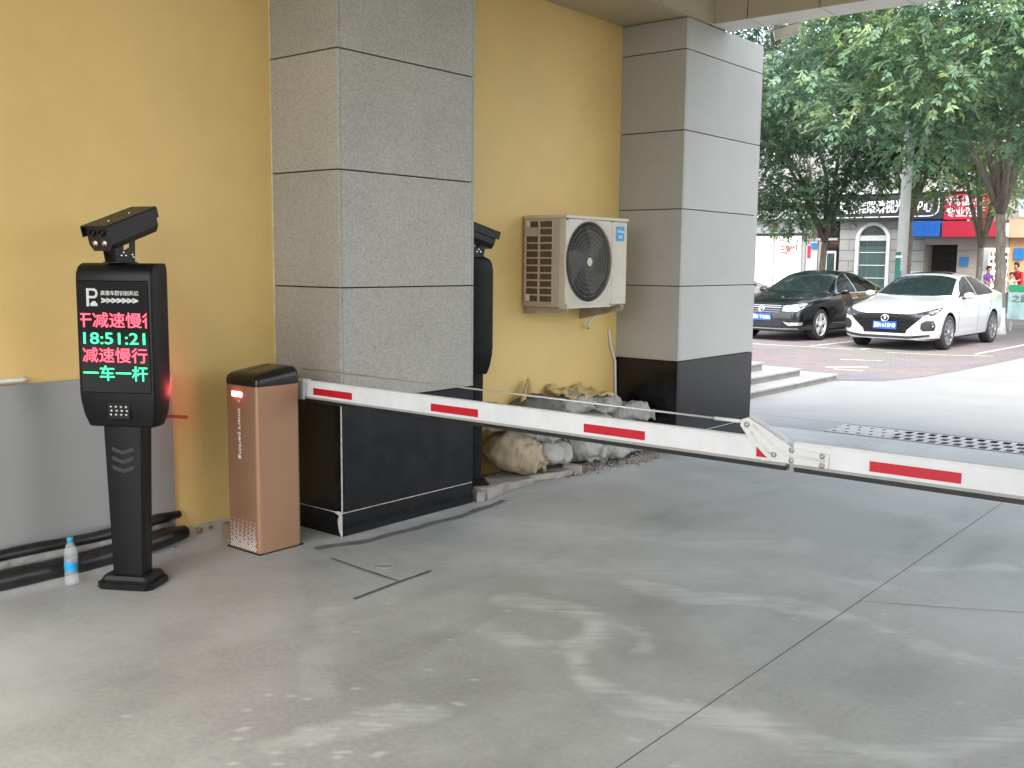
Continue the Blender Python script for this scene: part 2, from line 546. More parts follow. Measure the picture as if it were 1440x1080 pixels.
def slab(name, xs, ys, parent, clip=None):
    nx, ny = len(xs), len(ys)
    XX, YY = np.meshgrid(xs, ys)
    X, Y = XX.ravel(), YY.ravel()
    Z = np.zeros(len(X))
    bank = np.clip(1 - X / 0.24, 0, 1) ** 1.5 * 0.085 * (Y < 3.84)
    Z += bank + np.array([0.004 * noise.noise(Vector((x * 9, y * 9, 3))) if b > 0.002 else 0 for x, y, b in zip(X, Y, bank)])
    i = np.arange((nx - 1) * (ny - 1))
    r_, c_ = i // (nx - 1), i % (nx - 1)
    a = r_ * nx + c_
    F = np.stack([a, a + 1, a + nx + 1, a + nx], 1)
    me = bpy.data.meshes.new(name)
    me.from_pydata(np.stack([X, Y, Z], 1).tolist(), [], F.tolist())
    me.materials.append(MT['concrete'] if ys[0] < 9.3 else MT['concrete_out'])
    a2 = me.attributes.new('grime', 'FLOAT', 'POINT')
    a2.data.foreach_set('value', grime_field(X, Y).astype(np.float32))
    at = me.attributes.new('dust_and_light', 'FLOAT', 'POINT')
    at.data.foreach_set('value', dust_light_field(X, Y).astype(np.float32))
    me.shade_smooth()
    o = bpy.data.objects.new(name, me)
    col.objects.link(o)
    o.parent = parent
    return o

drive = mesh_obj('driveway', [(-0.6, -14, -0.02), (9, -14, -0.02), (9, 30, -0.02), (-0.6, 30, -0.02)], [(0, 1, 2, 3)], MT['crack'])
struct(drive)
ys_f = np.concatenate([np.arange(-14, 1.2, 0.6), np.arange(1.2, 6.0, 0.022), np.arange(6.0, 9.41, 0.06)])
ys_f[-1] = 9.40
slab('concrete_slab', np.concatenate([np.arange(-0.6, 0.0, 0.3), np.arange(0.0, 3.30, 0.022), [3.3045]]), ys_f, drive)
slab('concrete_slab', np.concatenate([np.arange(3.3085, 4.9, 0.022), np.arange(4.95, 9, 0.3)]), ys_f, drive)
ys_b = np.arange(9.408, 30, 0.4)
GX0 = 1.20   # the drain channel with its grates starts here (y 9.41..10.02)
slab('concrete_slab', np.append(np.arange(-0.6, GX0 - .1, 0.2), GX0), np.concatenate([[9.408], np.arange(9.5, 10.05, .1), [10.03]]), drive)
slab('concrete_slab', np.concatenate([np.arange(-0.6, 3.3, 0.2), [3.302]]), np.arange(10.04, 30, 0.4), drive)
slab('concrete_slab', np.arange(3.310, 9, 0.3), np.arange(10.04, 30, 0.4), drive)

# saw cuts and a filled trench by the near column
def strip(name, pts, w, mat, parent, z=0.004, jit=0.0):
    vs_, fs_ = [], []
    P = [Vector((*p, 0)) for p in pts]
    dense = []
    for a, b in zip(P[:-1], P[1:]):
        k = max(2, int((b - a).length / 0.04))
        dense += [a.lerp(b, i / k) for i in range(k)]
    dense.append(P[-1])
    for i, p in enumerate(dense):
        t = (dense[min(i + 1, len(dense) - 1)] - dense[max(i - 1, 0)]).normalized()
        nrm = Vector((-t.y, t.x, 0))
        off = jit * noise.noise(Vector((p.x * 4, p.y * 4, 0)))
        ww = w * (1 + (0.5 if jit else 0.15) * noise.noise(Vector((p.x * 9, p.y * 9, 5))))
        vs_ += [tuple(p + nrm * (off - ww) + Vector((0, 0, z))), tuple(p + nrm * (off + ww) + Vector((0, 0, z)))]
    for i in range(len(dense) - 1):
        fs_.append((2 * i, 2 * i + 1, 2 * i + 3, 2 * i + 2))
    return mesh_obj(name, vs_, fs_, mat, parent)
strip('saw_cut', [(0.87, 3.50), (1.16, 3.475), (1.44, 3.46)], 0.008, MT['crack'], drive)
strip('saw_cut', [(1.46, 3.13), (1.44, 3.40), (1.43, 3.69)], 0.009, MT['crack'], drive, z=0.005)
strip('filled_trench', [(0.66, 3.56), (0.74, 3.80), (0.78, 4.3), (0.76, 4.9), (0.72, 5.15)], 0.026, MT['trench'], drive, jit=0.03)
strip('crack', [(3.31, 4.69), (3.6, 4.84), (3.96, 5.04), (4.9, 5.42)], 0.002, MT['crack'], drive, jit=0.01)
d_ = MB().lathe([(0.052, 0.0), (0.052, 0.006), (0.047, 0.007), (0.044, 0.004), (0.002, 0.004)], 28, (1.185, 3.6, 0)).build('round_cover', MT['concrete'], None)
tag(d_, 'small round cover set in the concrete beside the saw cuts', 'cover')

# parking court of pinkish pavers
pv = bpy.data.materials.new('pink_pavers'); pv.use_nodes = True
N, L = pv.node_tree.nodes, pv.node_tree.links
tc = N.new('ShaderNodeTexCoord'); br = N.new('ShaderNodeTexBrick'); nz = N.new('ShaderNodeTexNoise'); mx = N.new('ShaderNodeMix')
br.inputs['Color1'].default_value = (0.245, 0.19, 0.19, 1); br.inputs['Color2'].default_value = (0.30, 0.245, 0.245, 1)
br.inputs['Mortar'].default_value = (0.17, 0.15, 0.15, 1); br.inputs['Scale'].default_value = 1.0
br.inputs['Brick Width'].default_value = 0.24; br.inputs['Row Height'].default_value = 0.12; br.inputs['Mortar Size'].default_value = 0.008
nz.inputs['Scale'].default_value = 0.6; nz.inputs['Detail'].default_value = 7
mx.data_type = 'RGBA'; mx.blend_type = 'MULTIPLY'; mx.inputs[0].default_value = 0.55
L.new(tc.outputs['Object'], br.inputs['Vector']); L.new(tc.outputs['Object'], nz.inputs['Vector'])
L.new(br.outputs['Color'], mx.inputs[6]); L.new(nz.outputs['Color'], mx.inputs[7])
hs = N.new('ShaderNodeHueSaturation'); hs.inputs['Saturation'].default_value = 0.75; hs.inputs['Value'].default_value = 0.95
L.new(mx.outputs[2], hs.inputs['Color'])
L.new(hs.outputs[0], N['Principled BSDF'].inputs['Base Color']); N['Principled BSDF'].inputs['Roughness'].default_value = 0.75
MT['pavers'] = pv
pk = mesh_obj('parking_pavement', [(-14, 12.0, 0.004), (-0.6, 13.0, 0.004), (-0.46, 13.7, 0.004), (0.12, 14.1, 0.004), (0.39, 15.1, 0.004), (0.52, 16.3, 0.004), (0.72, 19.7, 0.004), (0.9, 30, 0.004), (-14, 30, 0.004)], [tuple(range(9))], MT['pavers'])
struct(pk)
def line(x0, y0, x1, y1, w=0.04):
    a, b = Vector((x0, y0, 0)), Vector((x1, y1, 0))
    n_ = (b - a).normalized().orthogonal()
    n_ = Vector((-(b - a).y, (b - a).x, 0)).normalized() * w
    return mesh_obj('parking_line', [tuple(p + Vector((0, 0, 0.008))) for p in (a - n_, b - n_, b + n_, a + n_)], [(0, 1, 2, 3)], MT['paint_white'], pk)
line(-6.4, 18.75, -3.84, 18.96); line(-3.84, 18.97, -2.13, 19.05); line(-1.46, 18.86, -0.40, 19.10); line(-0.38, 19.1, 0.25, 19.5)
line(-3.05, 19.2, -2.75, 24.2); line(-0.1, 19.7, 0.1, 24.5); line(-1.55, 16.9, -0.9, 17.1, 0.04); line(-1.2, 15.4, -0.7, 15.9, 0.05); line(-1.0, 15.2, -0.55, 15.25, 0.04)
line(-2.05, 19.2, -1.95, 19.5, .04)
# street and far pavement
rd = mesh_obj('road', [(-60, 30.2, -0.022), (60, 30.2, -0.022), (60, 35.6, -0.022), (-60, 35.6, -0.022)], [(0, 1, 2, 3)], MT['asphalt'])
struct(rd)
sw = MB().box(-60, 60, 35.6, 40.2, -0.03, 0.09, bev=0.01).build('pavement', nmat('far_pavement', (0.30, 0.29, 0.28), 0.8, var=0.15, scale=1.5))
struct(sw)

# drain channel and grates
ch = MB()
ch.box(GX0, 9, 9.40, 9.43, -0.3, -0.004).box(GX0, 9, 10.0, 10.03, -0.3, -0.004).box(GX0, 9, 9.43, 10.0, -0.32, -0.3)
struct(ch.build('drain_channel', MT['joint']))
def grate(name, x0, x1, y0, y1, nx, ny, fill, mat, label):
    b = MB()
    sx, sy = (x1 - x0) / nx, (y1 - y0) / ny
    hx, hy = sx * fill[0] / 2, sy * fill[1] / 2
    t0, t1 = -0.002, 0.003
    # bars along y between rows of slots, bars along x
    for j in range(ny + 1):
        ya = y0 + j * sy - (sy / 2 - hy); yb = y0 + j * sy + (sy / 2 - hy)
        b.box(x0, x1, max(ya, y0), min(yb, y1), t0, t1)
    for j in range(ny):
        off = 0.5 * sx if j % 2 else 0
        for i in range(-1, nx + 1):
            xa = x0 + i * sx - (sx / 2 - hx) + off; xb = x0 + i * sx + (sx / 2 - hx) + off
            xa, xb = max(xa, x0), min(xb, x1)
            if xb - xa > 0.002:
                b.box(xa, xb, y0 + j * sy + (sy / 2 - hy), y0 + (j + 1) * sy - (sy / 2 - hy), t0, t1 - 0.0008)
    o = b.build(name, mat)
    tag(o, label, 'grate')
    return o
m_gr = nmat('grate_concrete', (0.34, 0.335, 0.325), 0.7, var=0.12, scale=9)
grate('drain_grate', GX0 + 0.005, 1.80, 9.435, 9.995, 5, 3, (0.30, 0.34), m_gr, 'pale closed drain grate with narrow slots at the end of the channel')
grate('drain_grate', 1.806, 5.2, 9.435, 9.995, 31, 3, (0.62, 0.74), m_gr, 'long drain grate with open black square holes across the drive')

# low steps beyond the far column
st = empty('entrance_steps', (-0.4, 9.5, 0))
for k, (xf, zt, ye) in enumerate(((-0.40, 0.09, 4.3), (-0.68, 0.19, 3.70), (-0.96, 0.30, 3.1))):
    MB().box(-2.6, xf + 0.4, -0.6, ye, 0.0 if k == 0 else (0.09, 0.19)[k - 1] - 0.02, zt - 0.028).build('riser', MT['riser'], st)
    MB().box(-2.6, xf + 0.425, -0.6, ye + 0.02, zt - 0.027, zt, bev=0.005).build('tread', MT['steps'], st)
tag(st, 'three low pale stone steps behind the far column', 'steps')

# ------------------------------------------------------------------ walls, columns, soffit, beam
w1 = MB().box(-0.25, 0.0, -6, 3.90, -0.02, 3.60).build('painted_wall', MT['yellow'])
tag(w1, 'yellow painted wall left of the near stone column, behind the display post', 'wall')
w2 = MB().box(-0.2, 0.088, 4.9, 7.50, -0.02, 3.60).build('painted_wall', MT['yellow'])
tag(w2, 'yellow painted wall between the two columns, holding the air conditioner', 'wall')

light_wall = MB().box(7.4, 7.6, -2.5, 3.2, -0.02, 4.6).build('painted_wall', nmat('cream_paint', (0.72, 0.66, 0.52), 0.7))  # out of view, added to hold back side light on the columns
tag(light_wall, 'unseen cream wall added across the drive to shape the light', 'wall')

def column(x0, x1, y0, y1, courses, base_top, skirt, top, label, stone):
    c = empty('stone_column', ((x0 + x1) / 2, (y0 + y1) / 2, 0))
    ox, oy = (x0 + x1) / 2, (y0 + y1) / 2
    t, gap = 0.022, 0.0035
    def B(name, a, b, cc, d, z0, z1, m, bev=0.002):
        return MB().box(a - ox, b - ox, cc - oy, d - oy, z0, z1, bev=bev, seg=1).build(name, m, c)
    B('core', x0, x1 - t - 0.002, y0 + t + 0.002, y1 - t - 0.002, 0, top, MT['joint'], 0)
    zs = [base_top] + courses + [top]
    lay = [(0.0, skirt - 0.003, MT['black_stone'], 'skirting_slab'), (skirt + 0.003, base_top - gap, MT['black_stone'], 'base_slab')]
    lay += [(a + gap, b - gap, stone, 'stone_panel') for a, b in zip(zs[:-1], zs[1:])]
    for z0, z1, m, nm in lay:
        B(nm, x0, x1 - 0.001, y0, y0 + t, z0, z1, m)                      # -Y face
        B(nm, x1 - t, x1, y0 + t + 0.0015, y1 - t - 0.0015, z0, z1, m)     # +X face
        B(nm, x0, x1 - 0.001, y1 - t, y1, z0, z1, m)                      # +Y face
    B('mortar_line', x0, x1 - 0.004, y0 + 0.004, y1 - 0.004, skirt - 0.0028, skirt + 0.0028, MT['mortar'], 0)
    tag(c, label, 'column')
    return c, ox, oy
c1, ox, oy = column(0.0, 0.5908, 3.8228, 4.9689, [1.447, 2.108, 2.766, 3.42], 0.7857, 0.1401, 3.586, 'near grey granite column with black base beside the barrier cabinet', MT['stone'])
# worn mortar on the base's outer corner, a chipped patch at its foot
MB().box(0.5908 - 0.004 - ox, 0.5908 + 0.0015 - ox, 3.8228 - 0.0015 - oy, 3.8228 + 0.005 - oy, 0.15, 0.78).build('corner_mortar', MT['mortar'], c1)
b = MB()
b.prism([(0.5905 - ox + dx, 0.0 + dz) for dx, dz in ((-.004, .0), (-.022, .03), (-.03, .06), (-.035, .1), (-.02, .125), (-.07, .142), (-.03, .15), (0, .15), (0.0, .0))], 1, 3.8228 - 0.004 - oy, 3.8228 + 0.002 - oy)
b.build('chipped_mortar', MT['mortar'], c1)
c2o = column(0.02, 0.7109, 7.431, 8.8266, [1.414, 2.053, 2.692, 3.3365], 0.783, 0.14, 3.586, 'far grey stone column with black base at the street end of the wall', MT['stone_flat'])

ck = MB()
for k in range(60):
    z0 = 0.02 + k * 0.059
    r_ = .004 + .003 * noise.noise(Vector((0, k * .9, 0)))
    ck.box(-.002, r_ * 1.3, 3.8228 - r_, 3.8222, z0, z0 + .0585)
ck = ck.build('caulk_bead', nmat('caulk', (.70, .62, .40), .6, var=.2, scale=9), c1)
ck.location = (-ox, -oy, 0)

so = MB().box(-0.25, 0.70, -2.0, 7.80, 3.60, 4.3).build('ceiling_soffit', MT['joint'])
struct(so)
ysz = [-2.0, 0.6, 2.7, 4.83, 6.945, 7.798]
for a, b in zip(ysz[:-1], ysz[1:]):
    MB().box(-0.2, 0.655, a + 0.003, b - 0.003, 3.588, 3.602, bev=0.001, seg=1).build('ceiling_panel', MT['ceiling'], so)
    MB().box(0.661, 0.745, a + 0.003, b - 0.003, 3.588, 3.602, bev=0.001, seg=1).build('ceiling_panel', MT['ceiling'], so)
    MB().box(0.735, 0.75, a + 0.003, b - 0.003, 3.603, 4.3).build('ceiling_panel', MT['ceiling'], so)
ce = MB().box(0.75, 8.8, -2.0, 8.10, 4.3, 4.5).build('ceiling', nmat('white_ceiling', (0.78, 0.76, 0.72), 0.7))
struct(ce)
bm_ = empty('lintel_beam', (0.76, 7.97, 3.59))
MB().box(-0.4, 8.0, -0.15, 0.16, 0.012, 1.2).build('core', MT['joint'], bm_)
xb = [-0.055, 0.29, 0.90, 1.51, 2.12, 2.73, 3.34, 3.95, 4.56, 5.17, 5.78, 6.39, 7.0, 7.9]
for a, b in zip(xb[:-1], xb[1:]):
    MB().box(a + 0.005, b - 0.005, -0.17, -0.152, 0.0, 1.2, bev=0.001, seg=1).build('beam_panel', MT['ceiling'], bm_)
    MB().box(a + 0.005, b - 0.005, -0.150, 0.178, 0.0, 0.011, bev=0.001, seg=1).build('beam_panel', MT['beam'], bm_)
    MB().box(a + 0.003, b - 0.003, 0.162, 0.18, 0.012, 1.2).build('beam_panel', MT['beam'], bm_)
tag(bm_, 'panelled beige lintel beam over the street end of the passage', 'beam')
# ------------------------------------------------------------------ sheet metal on the wall, strip, rubber roll, bottle, small litter
o = MB().box(0.006, 0.014, -5.5, 3.105, 0.05, 0.985, bev=0.001, seg=1).build('metal_sheet', MT['gal'])
tag(o, 'long grey metal sheet fixed along the foot of the yellow wall', 'panel')
o = MB().tube([(0.020, -3, 1.004), (0.020, 0.5, 1.003), (0.021, 2.28, 1.006), (0.021, 2.31, 1.010)], 0.012, 10).build('white_conduit', MT['white_plastic'])
tag(o, 'white plastic conduit along the top edge of the grey metal sheet', 'conduit')
o = MB().tube([(0.021, 2.002, 0.990), (0.021, 2.004, 0.955), (0.021, 1.998, 0.92), (0.021, 2.004, 0.90)], [0.004, 0.006, 0.005, 0.003], 8).build('plaster_drip', MT['white_plastic'])
tag(o, 'white drip running down the top of the grey metal sheet', 'drip')
rl = empty('rubber_roll', (0.1, 2.5, 0))
def wavy(x0, z0, ya, yb, r, amp, seed, zend=0):
    pts, rs = [], []
    n = 60
    for i in range(n + 1):
        y = ya + (yb - ya) * i / n
        pts.append((x0 + amp * noise.noise(Vector((y * 1.7, seed, 0))) - 0.1 - 0.035 * sstep(2.7, 3.12, y), y - 2.5, z0 + 0.5 * amp * noise.noise(Vector((y * 2.1, seed, 4))) + zend * sstep(2.4, 3.1, y)))
        rs.append(r * (1 + 0.16 * noise.noise(Vector((y * 3.3, seed, 8)))))
    rs[-1] *= 0.7
    return pts, rs
p_, r_ = wavy(0.118, 0.057, -5, 3.12, 0.052, 0.02, 1.0, 0.03); MB().tube(p_, r_, 12).build('lower_tube', MT['rubber'], rl)
p_, r_ = wavy(0.050, 0.160, -5, 3.13, 0.031, 0.02, 5.0, 0.01); MB().tube(p_, r_, 10).build('upper_tube', MT['rubber'], rl)
p_, r_ = wavy(0.060, 0.112, -5, 3.06, 0.034, 0.012, 9.0, 0.015); MB().tube(p_, r_, 10).build('foam_lining', MT['grey_foam'], rl)
tag(rl, 'long black rubber roll with grey lining lying along the foot of the wall', 'rubber roll')

bt = empty('water_bottle', (0.245, 2.375, 0))
MB().lathe([(0.028, 0.0), (0.0315, 0.006), (0.0315, 0.03), (0.030, 0.036), (0.0315, 0.042), (0.0315, 0.062), (0.030, 0.068), (0.0315, 0.075), (0.0315, 0.12), (0.030, 0.127), (0.0315, 0.134), (0.0315, 0.155), (0.029, 0.175), (0.021, 0.20), (0.014, 0.213), (0.0125, 0.222)], 28).build('bottle_body', MT['clear'], bt)
MB().lathe([(0.0145, 0.218), (0.0155, 0.220), (0.0155, 0.237), (0.014, 0.239), (0.002, 0.2395)], 24).build('bottle_cap', MT['bottle_cap'], bt)
b = MB()
for k in range(20):
    a0, a1 = R(150 + k * 12), R(150 + (k + 1) * 12)
    b.face([(0.0322 * math.cos(a), 0.0322 * math.sin(a), z) for a, z in ((a0, 0.077), (a1, 0.077), (a1, 0.118), (a0, 0.118))])
b.build('bottle_label', MT['bottle_label'], bt)
tag(bt, 'clear plastic water bottle with blue cap and label on the floor by the rubber roll', 'bottle')

o = MB().tube([(-0.01, 3.04, 0.742), (0.16, 3.10, 0.745)], 0.009, 10).build('red_rod', MT['red_pipe'])
tag(o, 'short red rod sticking out of the yellow wall behind the display post', 'rod')
b = MB().box(-0.045, 0.045, -0.03, 0.03, 0.0, 0.10, bev=0.006)
for v in b.bm.verts:
    v.co += Vector((noise.noise(v.co * 30), noise.noise(v.co * 30 + Vector((5, 5, 5))), 0)) * 0.016
o = b.build('cardboard_scrap', MT['card'], None, True); o.location = (0.165, 3.36, 0.005); o.rotation_euler = (0.1, 0.05, 0.6)
tag(o, 'crumpled brown cardboard scrap at the left foot of the barrier cabinet', 'scrap')
for k, (x, y, s_, lb) in enumerate(((0.06, 3.22, 0.02, 'larger brown crumb of rubble at the foot of the yellow wall'), (0.13, 3.02, 0.014, 'dark brown crumb on the floor just past the end of the rubber roll'), (0.05, 3.3, 0.012, 'tiny brown crumb at the wall foot beside the cardboard scrap'))):
    b = MB(); bmesh.ops.create_icosphere(b.bm, subdivisions=1, radius=s_)
    for v in b.bm.verts: v.co *= 1 + 0.4 * noise.noise(v.co * 60 + Vector((k, 0, 0)))
    o = b.build('rubble_crumb', MT['card']); o.location = (x, y, 0.07 if x < .07 else .02)
    tag(o, lb, 'crumb', 'crumbs at the foot of the yellow wall')

# ------------------------------------------------------------------ plate-reader display posts
def terminal(name, loc, rz, cam_rz, label, led=True):
    t = empty(name, loc, rz)
    # foot: two chamfered tiers
    MB().prism([(-.145, -.075), (-.115, -.105), (.115, -.105), (.145, -.075), (.145, .075), (.115, .105), (-.115, .105), (-.145, .075)], 2, 0.0, 0.032, bev=0.004).build('base_plate', MT['black_metal'], t)
    MB().loft([[(x * k, y * k, z) for x, y in rrect(.126, .088, .02, 2)] for k, z in ((1, .032), (1, .044), (.90, .062), (.80, .064))], smooth=False).build('base_collar', MT['black_metal'], t)
    # tapered post
    MB().loft([[(x, y, z) for x, y in rrect(w, d, .008, 2)] for w, d, z in ((.076, .052, .05), (.082, .054, .3), (.096, .056, .80))], smooth=False).build('post', MT['black_metal'], t, R(30))
    for k in range(3):
        zc = 0.68 - k * 0.045
        b = MB()
        yf = -0.0565
        b.face([(-.055, yf - .0006, zc + .02), (0, yf - .0006, zc), (0, yf - .0006, zc - .02), (-.055, yf - .0006, zc)])
        b.face([(0, yf - .0006, zc), (.055, yf - .0006, zc + .02), (.055, yf - .0006, zc), (0, yf - .0006, zc - .02)])
        b.build('chevron_print', MT['dark_print'], t)
    # head
    prof = [(.797, .160, -.055, .05), (.802, .166, -.062, .055), (.86, .182, -.078, .07), (.925, .190, -.088, .075), (.96, .1925, -.090, .076), (1.50, .1925, -.090, .076), (1.535, .1925, -.084, .076), (1.56, .191, -.070, .075), (1.573, .189, -.050, .073), (1.579, .186, -.03, .068)]
    rings = []
    for z, w, y0, y1 in prof:
        rings.append([(x, y + (y0 + y1) / 2, z) for x, y in rrect(w, (y1 - y0) / 2, .014, 3)])
    hd = MB().loft(rings).build('display_head', MT['black_metal'], t, R(28))
    sc_ = MB().box(-.176, .176, -.0945, -.0885, .965, 1.497, bev=.004, seg=2).build('screen', MT['screen'], t)
    if led:
        yf = -.0956
        text('lettering', '干减速慢行', .086, MT['led_red'], sc_, face_m(.0, yf, 1.306), width=.41, crop=.166, dx=.018, bold=.0004, sy=.88)
        text('lettering', '18:51:21', .092, MT['led_green'], sc_, face_m(0, yf, 1.222), width=.31, bold=.0002, sy=.84)
        text('lettering', '减速慢行', .086, MT['led_red'], sc_, face_m(0, yf, 1.140), width=.325, bold=.0004, sy=.88)
        text('lettering', '一车一杆', .086, MT['led_green'], sc_, face_m(0, yf, 1.054), width=.325, bold=.0004, sy=.88)
        text('lettering', '高清车牌识别系统', .024, MT['grey_print'], sc_, face_m(.035, yf, 1.437), width=.19, bold=.0004)
        text('lettering', '>>>>>>>', .036, MT['grey_print'], sc_, face_m(.035, yf, 1.402), width=.185, bold=.0028)
        # P mark with a little car under its bowl
        b = MB()
        b.prism([(-.132, 1.375), (-.119, 1.375), (-.119, 1.460), (-.132, 1.460)], 1, yf - .001, yf)
        pts_o = [(-.119, 1.460), (-.09, 1.460), (-.078, 1.452), (-.073, 1.437), (-.078, 1.421), (-.09, 1.413), (-.119, 1.413)]
        pts_i = [(-.119, 1.449), (-.095, 1.449), (-.088, 1.444), (-.085, 1.437), (-.088, 1.429), (-.095, 1.424), (-.119, 1.424)]
        for i in range(6):
            b.face([(x, yf - .0008, z) for x, z in (pts_o[i], pts_i[i], pts_i[i + 1], pts_o[i + 1])])
        b.prism([(-.113, 1.377), (-.077, 1.377), (-.077, 1.389), (-.083, 1.391), (-.087, 1.400), (-.103, 1.400), (-.107, 1.391), (-.113, 1.389)], 1, yf - .001, yf)
        b.build('parking_mark', MT['grey_print'], sc_)
    # speaker dots
    sp = MB().box(-.052, .062, -.0865, -.080, .838, .915, bev=.002, seg=1).build('speaker_panel', MT['screen'], t)
    for j in range(3):
        for i in range(4):
            d = MB().lathe([(.006, -.002), (.006, .002), (.002, .0035)], 10, (-.036 + i * .026 + (j % 2) * .004, -.0865, .898 - j * .019), 'Y').build('speaker_stud', MT['chrome'], sp)
    # camera: yoke bracket and housing
    cr = cam_rz - rz
    RM = Matrix.Translation((0, 0, 1.579)) @ Matrix.Rotation(cr, 4, 'Z')
    MB().box(-.045, .045, -.075, .06, 0.0, .006, bev=.001, mat=RM).build('mount_plate', MT['black_cam'], t)
    for sx in (-1, 1):
        b = MB().prism([(-.07, .0), (.05, .0), (.055, .125), (.02, .125), (.015, .075), (-.02, .06), (-.055, .075), (-.085, .065)], 0, sx * .034 - .002, sx * .034 + .002)
        bmesh.ops.transform(b.bm, matrix=RM, verts=b.bm.verts[:])
        b.build('camera_bracket', MT['black_cam'], t)
    for (yy, zz) in ((-.045, .035), (-.03, .05), (-.015, .035), (.03, .04), (.038, .028)):
        for prof_ in ([(.003, -.0405), (.007, -.0395), (.007, -.0365)], [(.007, .0365), (.007, .0395), (.003, .0405)]):
            b = MB().lathe(prof_, 10, (0, yy, zz), 'X')
            bmesh.ops.transform(b.bm, matrix=RM, verts=b.bm.verts[:])
            b.build('bracket_screw', MT['chrome'], t)
    CM = RM @ Matrix.Translation((0, .005, .148)) @ Matrix.Rotation(R(17), 4, 'X')
    def hexa(w, h0, h1):
        return [(-w * .72, h0), (w * .72, h0), (w, h0 + .03), (w, h1 - .012), (w * .9, h1), (-w * .9, h1), (-w, h1 - .012), (-w, h0 + .03)]
    b = MB().loft([[(x, y, z) for x, z in hexa(.064, -.050, .068)] for y in (-.155, .19)], smooth=False)
    bmesh.ops.transform(b.bm, matrix=CM, verts=b.bm.verts[:])
    hs_ = b.build('camera_housing', MT['black_cam'], t)
    b = MB().box(-.074, .074, -.175, .195, .068, .074, bev=.002, seg=1)          # sun hood with side lips
    b.box(-.0745, -.070, -.175, .195, .02, .0675).box(.070, .0745, -.175, .195, .02, .0675)
    bmesh.ops.transform(b.bm, matrix=CM, verts=b.bm.verts[:])
    b.build('camera_hood', MT['black_cam'], t)
    for x, z, r in ((-.026, .035, .016), (.026, .035, .016), (-.024, -.012, .014), (.028, -.012, .014)):
        b = MB().lathe([(r, -.163), (r, -.155)], 16, (x, 0, z), 'Y').lathe([(r * .62, -.1645), (r * .62, -.1631)], 14, (x, 0, z), 'Y')
        bmesh.ops.transform(b.bm, matrix=CM, verts=b.bm.verts[:])
        b.build('camera_lens', MT['screen'] if z > 0 else MT['chrome'], hs_)
    for y in (-.09, .06):
        b = MB().lathe([(.007, .074), (.006, .078), (.002, .079)], 10, (.02, y, 0), 'Z')
        bmesh.ops.transform(b.bm, matrix=CM, verts=b.bm.verts[:])
        b.build('hood_screw', MT['chrome'], hs_)
    tag(t, label, 'display post', 'plate-reader display posts')
    return t
terminal('display_post', (0.462, 2.578, 0), R(31.2), R(20), 'black display post with red and green lit text and a camera on top')
terminal('display_post', (0.408, 5.157, 0.055), R(149), R(163), 'black display post half hidden behind the near stone column')
b = MB().box(-.17, .17, -.14, .14, 0, .083, bev=.006)
for v in b.bm.verts: v.co += Vector((noise.noise(v.co * 9), noise.noise(v.co * 9 + Vector((3, 1, 2))), 0)) * .02
o = b.build('concrete_block', MT['slab']); o.location = (.44, 5.19, 0); o.rotation_euler.z = .2
tag(o, 'rough concrete block under the half hidden display post', 'block')

# ------------------------------------------------------------------ barrier gate: cabinet and boom
CX0, CX1, CY0, CY1 = 0.246, 0.532, 3.284, 3.578
bg = empty('barrier_gate', ((CX0 + CX1) / 2, (CY0 + CY1) / 2, 0))
gx, gy = (CX0 + CX1) / 2, (CY0 + CY1) / 2
hw, hd_ = (CX1 - CX0) / 2, (CY1 - CY0) / 2
MB().box(-hw - .006, hw + .006, -hd_ - .004, hd_ + .004, 0, .006).build('foot_plate', MT['black_metal'], bg)
MB().loft([[(x, y, z) for x, y in rrect(hw, hd_, .028, 5)] for z in (.006, .922)]).build('cabinet_body', MT['bronze'], bg, R(40))
MB().loft([[(x, y, z + tl * (y + hd_)) for x, y in rrect(hw + a, hd_ + a, .028, 5)] for a, z, tl in ((.001, .9225, 0), (.001, .950, .05), (-.004, .968, .10), (-.016, .980, .125), (-.04, .987, .13), (-.06, .989, .13))]).build('cabinet_lid', MT['lid'], bg, R(50))
b = MB().prism([(y, .9895 + .13 * (y + hd_)) for y in (-hd_ + .07, hd_ - .07)] + [(y, .9905 + .13 * (y + hd_)) for y in (hd_ - .07, -hd_ + .07)], 0, -.03, -.026); b.build('lid_seam', MT['joint'], bg)
MB().box(-.072, .012, -hd_ - .004, -hd_ + .004, .860, .885, bev=.0035, seg=2).build('status_light', MT['led_strip'], bg)
TM = Matrix.Translation((-.012, -hd_ - .0008, .655)) @ Matrix.Rotation(R(90), 4, 'X') @ Matrix.Rotation(R(-90), 4, 'Z')
text('lettering', 'smart parking', .036, MT['white_print'], bg, TM, width=.28, extrude=.0005, bold=.0006)
b = MB(); b.prism([(-.022, .835), (-.008, .842), (-.012, .828)], 1, -hd_ - .0012, -hd_ - .0002); b.build('arrow_print', MT['white_print'], bg)
b = MB()
for j in range(20):
    for i in range(13):
        x = -.112 + i * .018 + (j % 2) * .009; z = .018 + j * .0095
        if x > .113: continue
        wv = abs(((i + j * .5) % 8) - 4) / 4
        bay = ((0, 8, 2, 10), (12, 4, 14, 6), (3, 11, 1, 9), (15, 7, 13, 5))[j % 4][i % 4] / 16
        if bay > 1.08 - (j / 20) * 1.1 + .15 * (wv - .5): continue
        s_ = .0062 * (1 - .5 * j / 20)
        b.face([(x - s_, -hd_ - .0007, z), (x, -hd_ - .0007, z - s_), (x + s_, -hd_ - .0007, z), (x, -hd_ - .0007, z + s_)])
b.build('dot_print', MT['white_print'], bg)['kind'] = 'stuff'
